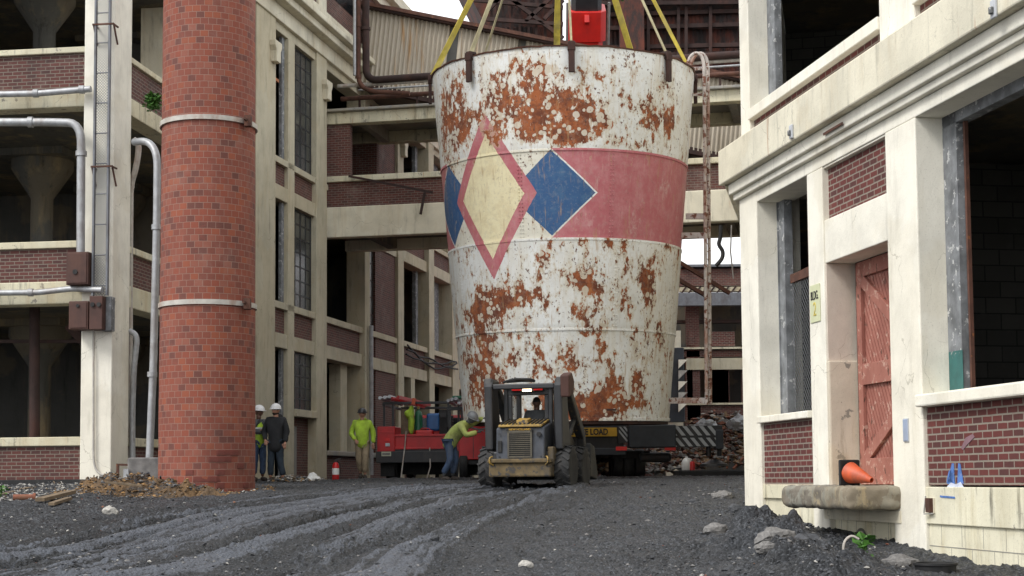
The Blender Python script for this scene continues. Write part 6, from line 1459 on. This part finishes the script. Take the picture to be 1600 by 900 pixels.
for i, (px, py) in enumerate(((701, 626), (707, 624), (713, 623), (718, 630))):
    o = MB().tube([(vx(px), -.2, vz(py)), (vx(px)+.1, 2.5, vz(py))], .045, 10).build('rack_tube', M['pvc'], v2, smooth=2)
vb('tool_roll', M['greenpl'], 706, 617, 724, 622, .3, 1.0, .03); vb('headboard', M['blackp'], 724, 626, 733, 668, .1, .3)
# fire extinguisher
fe = thing('fire_extinguisher', 'red fire extinguisher with white label standing on the ground left of the lime hoodie man', 'extinguisher', gp(524.5, 39.2))
MB().lathe([(.085, 0), (.09, .02), (.09, .38), (.06, .45), (.03, .47)], 18).build('cylinder', M['redp'], fe, smooth=2); MB().lathe([(.092, .16), (.092, .32)], 18).build('label_band', M['white'], fe, smooth=2)
MB().box(-.02, .02, -.03, .03, .47, .52).bar((-.02,0,.52), (.12,0,.57), .025).build('valve_handle', M['steel'], fe); MB().tube([(.03,0,.49),(.11,0,.45),(.11,-.02,.2)], .012, 6, smooth=.05).build('hose', M['black'], fe)

# ================================================================ CONE on the doorstep
cn_p = C.O+C.ax*cs(1374)+C.ay*(-.26)+Vector((0,0,zpl-.01))
cn = thing('traffic_cone', 'faded orange traffic cone lying on its side on the doorstep of the red door', 'cone', cn_p+Vector((-.03, 0, 0)), R(-62))
MB().box(-.155, -.125, -.15, .15, .0, .30).build('base', M['black'], cn, bevel=.02)
q_ = MB(); ax_ = Vector((.36, 0, -.085)); 
q_.lathe([(.125, 0), (.118, .02), (.032, .37), (.026, .375), (.02, .3)], 28, (-.125, 0, .15), tuple(ax_)); q_.build('cone_body', M['orange'], cn, smooth=2)
o = MB().chunk((0,0,0), .07).build('stone', M['stone'], None); o.location = C.O+C.ax*cs(1375)+C.ay*.2+Vector((0,0,zpl+.05)); tag(o, 'grey stone on the doorstep behind the fallen cone', 'stone')
o = box('timber_block', plain('grey_board', (.17,.14,.12), .9, 0, .3, 8, .3), None, -.18, .18, 0, .03, 0, .17); o.location = C.O+C.ax*cs(1388)+C.ay*.38+Vector((0,0,zpl)); o.rotation_euler = (0,0,C.yaw); tag(o, 'low grey board across the foot of the red door', 'board')

# ================================================================ PLANTS
def plant(name, label, loc, n, r, seed, up=.5, ls=.05):
    rr = random.Random(seed); t = thing(name, label, 'plant', loc); m = MB(); st = MB()
    for i in range(n):
        a = rr.uniform(0, 6.28); h = rr.random()**.7; d = Vector((math.cos(a)*r*rr.random(), math.sin(a)*r*rr.random(), up*h*r*2)); 
        if i % 6 == 0: st.tube([(0,0,0), d*.5+Vector((0,0,.03)), d], .005, 5)
        u = Vector((rr.uniform(-1,1), rr.uniform(-1,1), rr.uniform(-.3,.7))).normalized()*ls*rr.uniform(.6,1.4); w_ = u.cross(Vector((rr.uniform(-1,1), rr.uniform(-1,1), 1))).normalized()*u.length*.36
        m.add([d, d+u*.5+w_, d+u, d+u*.5-w_, ], [(0,1,2,3)])
    m.build('leaves', M['leaf'], t); st.build('stem', M['leaf'], t)
plant('weed', 'bright green bushy weed growing on the ledge between the left wing and the chimney', P(239, 172, 30.6), 420, .17, 1, .9, .075)
gp_ = gnd(1350, 893); plant('weed', 'small broad leaved green weed at the foot of the blockwork under the doorstep', (gp_.x, gp_.y, gp_.z), 26, .09, 2, 1.0, .11)
gp_ = P(1, 790, 27); plant('weed', 'small green weed at the left edge of the picture in the debris', (gp_.x, gp_.y, Gz(gp_.x, gp_.y)), 40, .12, 3, .8, .06)
plant('weed', 'tiny green leaf tuft hanging at the top beside the yellow sling and red boom', P(971, 1, 60), 90, .25, 4, .5, .14)

# ================================================================ ROCKS, DEBRIS, HEAPS
def rock(px, py, w_px, label, m='pale', sq=.55, seed=0, name='rock'):
    p = gnd(px, py); r = w_px/2/FP*p.y; b = bmesh.new(); bmesh.ops.create_icosphere(b, subdivisions=3, radius=1)
    rr = random.Random(seed); off = Vector((rr.random()*50, rr.random()*50, rr.random()*50))
    for v in b.verts:
        n = mn.noise(v.co*1.1+off); v.co = v.co*(1+.35*n+.12*mn.noise(v.co*3+off)); 
        v.co = Vector((v.co.x*rr.choice([1])*1.0, v.co.y*.8, max(-.5, v.co.z*sq)))
        v.co = Vector([round(c*3.2)/3.2*.35+c*.65 for c in v.co])
    me = bpy.data.meshes.new(name); b.to_mesh(me); b.free(); me.materials.append(M[m]); o = bpy.data.objects.new(name, me); col.objects.link(o)
    o.location = (p.x, p.y, p.z+r*.12); o.scale = (r, r, r); o.rotation_euler = (0, rr.uniform(-.2,.2), rr.random()*.8-.4); return tag(o, label, 'rock')
RK = [(822, 886, 24, 'small white stone on the mud at the bottom centre', 'pale'), (1118, 850, 44, 'flat grey stone on the mud left of the dark mound', 'stone'), (1208, 872, 58, 'long pale slab of rock on the dark mound near the right building', 'stone'),
      (1196, 890, 36, 'round grey rock below the pale slab on the mound', 'stone'), (1222, 846, 60, 'dark clod of earth on top of the mound by the right wall', 'dstone'), (1176, 826, 60, 'dark lump of earth against the corner of the right building', 'dstone'),
      (1128, 780, 34, 'pale broken stone on the mud left of the right building', 'stone'), (1085, 788, 20, 'small grey stone on the mud below the crane mat', 'dstone'), (1275, 884, 110, 'large dark clod of earth at the lower right', 'dstone'),
      (1270, 858, 46, 'dark clod leaning against the blockwork', 'dstone'), (660+20, 850, 14, 'small stone in the middle of the tyre tracks', 'dstone'), (172, 803, 26, 'white broken stone in front of the brown dirt heap', 'pale'),
      (238, 760, 16, 'ochre stone on top of the dirt heap', 'clay'), (1408, 888, 60, 'grey broken chunk of concrete at the bottom right', 'stone'), (1150, 800, 24, 'small dark stone close to the corner of the right building', 'dstone'), (488, 752, 26, 'white crumpled lump beside the pilaster foot', 'white')]
for i, (px, py, wp_, lb, m) in enumerate(RK): rock(px, py, wp_, lb, m, .5 if wp_ > 30 else .7, i)
def heap(name, label, cat, gen, n, mats, size, seed, kind='stuff'):
    rr = random.Random(seed); m = MB()
    for i in range(n):
        p, k = gen(rr); m.mi = rr.choices(range(len(mats)), [w_ for _, w_ in mats])[0]
        s = size*rr.choice([.4,.5,.6,.8,1,1.3])*k
        if rr.random() < .25:
            d = Vector((rr.uniform(-1,1), rr.uniform(-1,1), rr.uniform(-.4,.4))).normalized()*s*2; m.bar(Vector(p)-d, Vector(p)+d, s*.5, s*.3)
        else: m.chunk(p, s, .7, rr)
    return tag(m.build(name, [M[a] for a, _ in mats], None), label, cat, kind=kind)
# brown dirt heap by the chimney: mound mesh with clods
def mound(name, m, cx, cy, rx, ry, h, seed, n=110, parent=None):
    def hf(x, y):
        u = (x-cx)/rx; v = (y-cy)/ry; q = u*u+v*v; w_ = max(0, 1-q)
        return Gz(x, y)-.06+h*w_**.9*(1+.6*mn.noise(Vector((x*1.3, y*1.3, seed))))+(.16*mn.noise(Vector((x*4, y*4, seed)))+.12*abs(mn.noise(Vector((x*9, y*9, seed))))+.05*mn.noise(Vector((x*22, y*22, seed))))*w_**.4
    mb = MB(); mb.add([(cx+(2*i/n-1)*rx, cy+(2*j/n-1)*ry, hf(cx+(2*i/n-1)*rx, cy+(2*j/n-1)*ry)) for i in range(n+1) for j in range(n+1)], [(i*(n+1)+j, (i+1)*(n+1)+j, (i+1)*(n+1)+j+1, i*(n+1)+j+1) for i in range(n) for j in range(n)])
    return mb.build(name, m, parent, smooth=True), hf
em = NT('brown_dirt'); cx_ = em.mix(em.step(em.noise(1.6, 7, .65), .38, .62), (.055,.043,.033), (.15,.09,.042)); cx_ = em.mix(em.step(em.noise(2.2, 7, .7, v=em.vec(em.obj, loc=(4,4,4))), .52, .62), cx_, (.055,.055,.058)); em.bump(em.noise(14, 8, .75), .8, .05); M['dirt'] = em.fin(cx_, .95)
hx0, hx1 = P(118, 770, 28).x, P(335, 770, 28).x
ho, hz = mound('dirt_heap', M['dirt'], P(208, 770, 28.1).x, 28.3, 1.2, 1.0, .28, 3); tag(ho, 'heap of brown and ochre dirt against the foot of the chimney and column', 'dirt heap')
ho2, hz2 = mound('dirt_heap', M['dirt'], P(290, 770, 27.6).x, 27.6, .95, .6, .16, 8); tag(ho2, 'low spread of ochre dirt right in front of the chimney base', 'dirt heap')
hc = (P(225, 770, 28.1).x, 28.1)
def g1(rr):
    a = rr.random()*6.28; r = math.sqrt(rr.random()); x = hc[0]+math.cos(a)*r*1.7; y = 28.0+math.sin(a)*r*.95
    return (x, y, max(Gz(x, y), hz(x, y), hz2(x, y))+.0), 1-.4*r
heap('dirt_clods', 'brown and ochre clods scattered over the dirt heaps by the chimney', 'clods', g1, 2600, [('earth', 5), ('clay', 4), ('stone', 2), ('dstone', 3)], .05, 4)
def g2(rr): x = rr.uniform(P(0, 770, 29).x-1, P(175, 770, 29).x); y = rr.uniform(25.5, 30.6); return (x, y, Gz(x, y)), 1
heap('plaster_crumbs', 'pale plaster crumbs and litter on the ground at the left edge', 'debris', g2, 2200, [('pale', 5), ('stone', 4), ('wood', 1), ('dstone', 3)], .03, 5)
def g3(rr): t = rr.random(); px = rr.gauss(455, 28); Y = rr.uniform(36.0, 41.0); x = P(px, 700, Y).x; return (x, Y, Gz(x, Y)+.10*math.exp(-((px-455)/30)**2)*rr.random()), 1
heap('debris_pile', 'pile of broken plaster and litter beside the two white helmeted men', 'debris', g3, 700, [('pale', 4), ('clay', 3), ('wood', 3), ('stone', 3), ('dstone', 3)], .045, 6)
def g4(rr):
    px = rr.uniform(330, 430); Y = rr.uniform(27.6, 31); x = P(px, 700, Y).x; return (x, Y, Gz(x, Y)+.01), 1
heap('litter', 'ochre and pale crumbs at the right foot of the chimney', 'debris', g4, 260, [('clay', 3), ('pale', 2), ('earth', 3)], .035, 7)
gm2 = MB(); rr = random.Random(9)
for i in range(15000):
    Y = 13.2+rr.random()**1.6*20; px = rr.uniform(-120, 1420); p = P(px, 700, Y)
    if px > 380 and px < 1000 and rr.random() < .6: continue
    s = rr.choice([.006,.008,.010,.012,.018,.026])*(1+.3*(Y > 20)); gm2.mi = rr.choices([0,1,2,3], [9,2.5,.35,.12])[0]; gm2.chunk((p.x, Y, 0), s, .7, rr)
gv = np.array(gm2.v).reshape(-1, 8, 3); cc2 = gv.mean(1); gv[:, :, 2] += G(cc2[:, 0], cc2[:, 1])[:, None]; gm2.v = [tuple(p) for p in gv.reshape(-1, 3)]
tag(gm2.build('gravel', [M['dstone'], M['stone'], M['pale'], M['rubr']], None), 'loose gravel and small stones scattered over the mud', 'gravel', kind='stuff')
# rubble hill behind the crane
YR = 54.0
def g5(rr):
    px = rr.uniform(890, 1330); Y = rr.uniform(49.5, 60); x = P(px, 700, Y).x; top_ = .8+1.0*math.exp(-((px-1110)/80)**2)+.5*math.exp(-((px-1160)/50)**2)
    prof_ = min(1, (Y-48.5)/5.5); z = .05+top_*prof_*(1+.25*mn.noise(Vector((x, Y, 0))*.8)); return (x, Y, z*(.92+.1*rr.random())), 1
heap('rubble_heap', 'high heap of brown brick rubble and scrap behind the striped crane leg', 'rubble', g5, 7500, [('rubr', 3), ('rubt', 5), ('pale', 2), ('stone', 5), ('rust', 3), ('darkrust', 3)], .13, 11)
rock(1100, 760, 10, 'x', 'pale', .7, 50).name = 'tmp_rock'; bpy.data.objects.remove(bpy.data.objects['tmp_rock'])
def scrap(px, py, Y, s, label, m, seed):
    b = bmesh.new(); bmesh.ops.create_icosphere(b, subdivisions=3, radius=1)
    for v in b.verts: v.co = v.co*(1+.6*mn.noise(v.co*2.2+Vector((seed, 3, 1)))); v.co.z *= .7
    me = bpy.data.meshes.new('plastic_sheet'); b.to_mesh(me); b.free(); me.materials.append(M[m]); o = bpy.data.objects.new('plastic_sheet', me); col.objects.link(o); o.location = P(px, py, Y); o.scale = (s,s,s); tag(o, label, 'plastic')
scrap(1103, 668, 53, .38, 'crumpled pale plastic sheet on top of the rubble heap', 'pvc', 2); scrap(1158, 664, 53, .45, 'blue grey crumpled sheet at the right end of the rubble heap', 'pvc', 8)
# planks and litter on the left
def litter(name, label, cat, a, b_, w_, h_, m, Ya, Yb, dz=.04):
    pa_, pb_ = P(*a, Ya), P(*b_, Yb); pa_.z = Gz(pa_.x, pa_.y)+dz; pb_.z = Gz(pb_.x, pb_.y)+dz
    return tag(MB().bar(pa_, pb_, w_, h_).build(name, M[m], None, bevel=.004), label, cat)
litter('timber_plank', 'splintered dark plank lying in front of the brown dirt heap', 'plank', (62, 800), (112, 780), .16, .06, 'wood', 25.2, 26.6, .08)
litter('timber_plank', 'short broken brown plank next to the splintered dark plank', 'plank', (80, 803), (108, 796), .10, .05, 'wood', 24.6, 25.6, .06)
litter('timber_plank', 'thin plank lying across the brown dirt heap', 'plank', (165, 773), (222, 771), .08, .04, 'wood', 27.2, 27.2, .22)
litter('timber_plank', 'long thin dark board on the grey ground near the left edge', 'plank', (-20, 782), (45, 772), .10, .03, 'wood', 26.5, 29, .03)
litter('asphalt_slab', 'raised edge of black asphalt running along the foot of the left wing', 'slab', (-80, 747), (148, 747), .5, .16, 'black', 30.3, 30.3, .0)
pq = P(37, 786, 26.0); o = MB().lathe([(.055, -.17), (.055, .15), (.075, .15), (.075, .19)], 14, (0,0,0), (1,.25,.0)).build('clay_pipe', M['rubr'], None, smooth=2); o.location = (pq.x, pq.y, Gz(pq.x, pq.y)+.06); tag(o, 'short broken clay pipe lying at the left edge', 'pipe')
# dark bucket rim and bent wire at the bottom right
bp_ = gnd(1462, 896); bk = thing('black_bucket', 'black plastic bucket sunk upside down at the bottom right edge', 'bucket', (bp_.x, bp_.y, bp_.z-.12))
MB().lathe([(.17, 0), (.19, .17), (.205, .175), (.205, .195), (.18, .195), (.17, .02)], 28).build('shell', M['black'], bk, smooth=2)
w0_ = gnd(1318, 897); o = MB().tube([w0_, w0_+Vector((.01,0,.12)), w0_+Vector((.08,0,.18)), w0_+Vector((.15,0,.14))], .012, 6, smooth=.05).build('bent_wire', M['cpipe'], None, smooth=2); tag(o, 'bent pale wire sticking out of the dirt at the bottom right', 'wire')
fw = thing('backdrop_wall', 'added low dark brick backdrop wall far behind the trucks', 'wall', (0, 76, 0))  # added backdrop that hides a bright gap of sky under the crane
MB().box(-12, 12, 0, .4, -.2, 3.2).build('brickwork', M['brickB'], fw); MB().box(-12, 12, -.05, .45, 3.2, 3.35).build('coping', M['raw'], fw)
# kerb / pavement strip beyond the mud, red paint mark
a = P(905, 748, 43.2); t_ = MB().box(a.x, 9, 42.6, 48, -.2, a.z+.02); o = t_.build('pavement', M['raw'], None, bevel=.02); o['kind'] = 'structure'

# every repeat carries a group
from collections import Counter
tops = [o for o in bpy.data.objects if o.parent is None and o.get('category')]
cnt = Counter(o['category'] for o in tops)
pl_ = {'person': 'men at work in the yard', 'pipe': 'pipes on the old buildings', 'rock': 'rocks on the mud', 'box': 'boxes', 'electrical box': 'rusty electrical boxes on the column', 'debris': 'litter on the ground', 'plant': 'weeds in the yard', 'hose': 'hoses hanging about', 'plank': 'loose planks by the dirt heap', 'paint mark': 'spray paint marks', 'truck': 'red trucks under the tank', 'bracket': 'lamp brackets on the cornice', 'cable': 'loose cables'}
for o in tops:
    if cnt[o['category']] > 1 and not o.get('group'): o['group'] = pl_.get(o['category'], o['category']+' repeats in the yard')
for o in list(bpy.data.objects):
    if o.get('label') and len(o['label'].split()) > 16: print('LONG', o.name, len(o['label'].split()), o['label'])
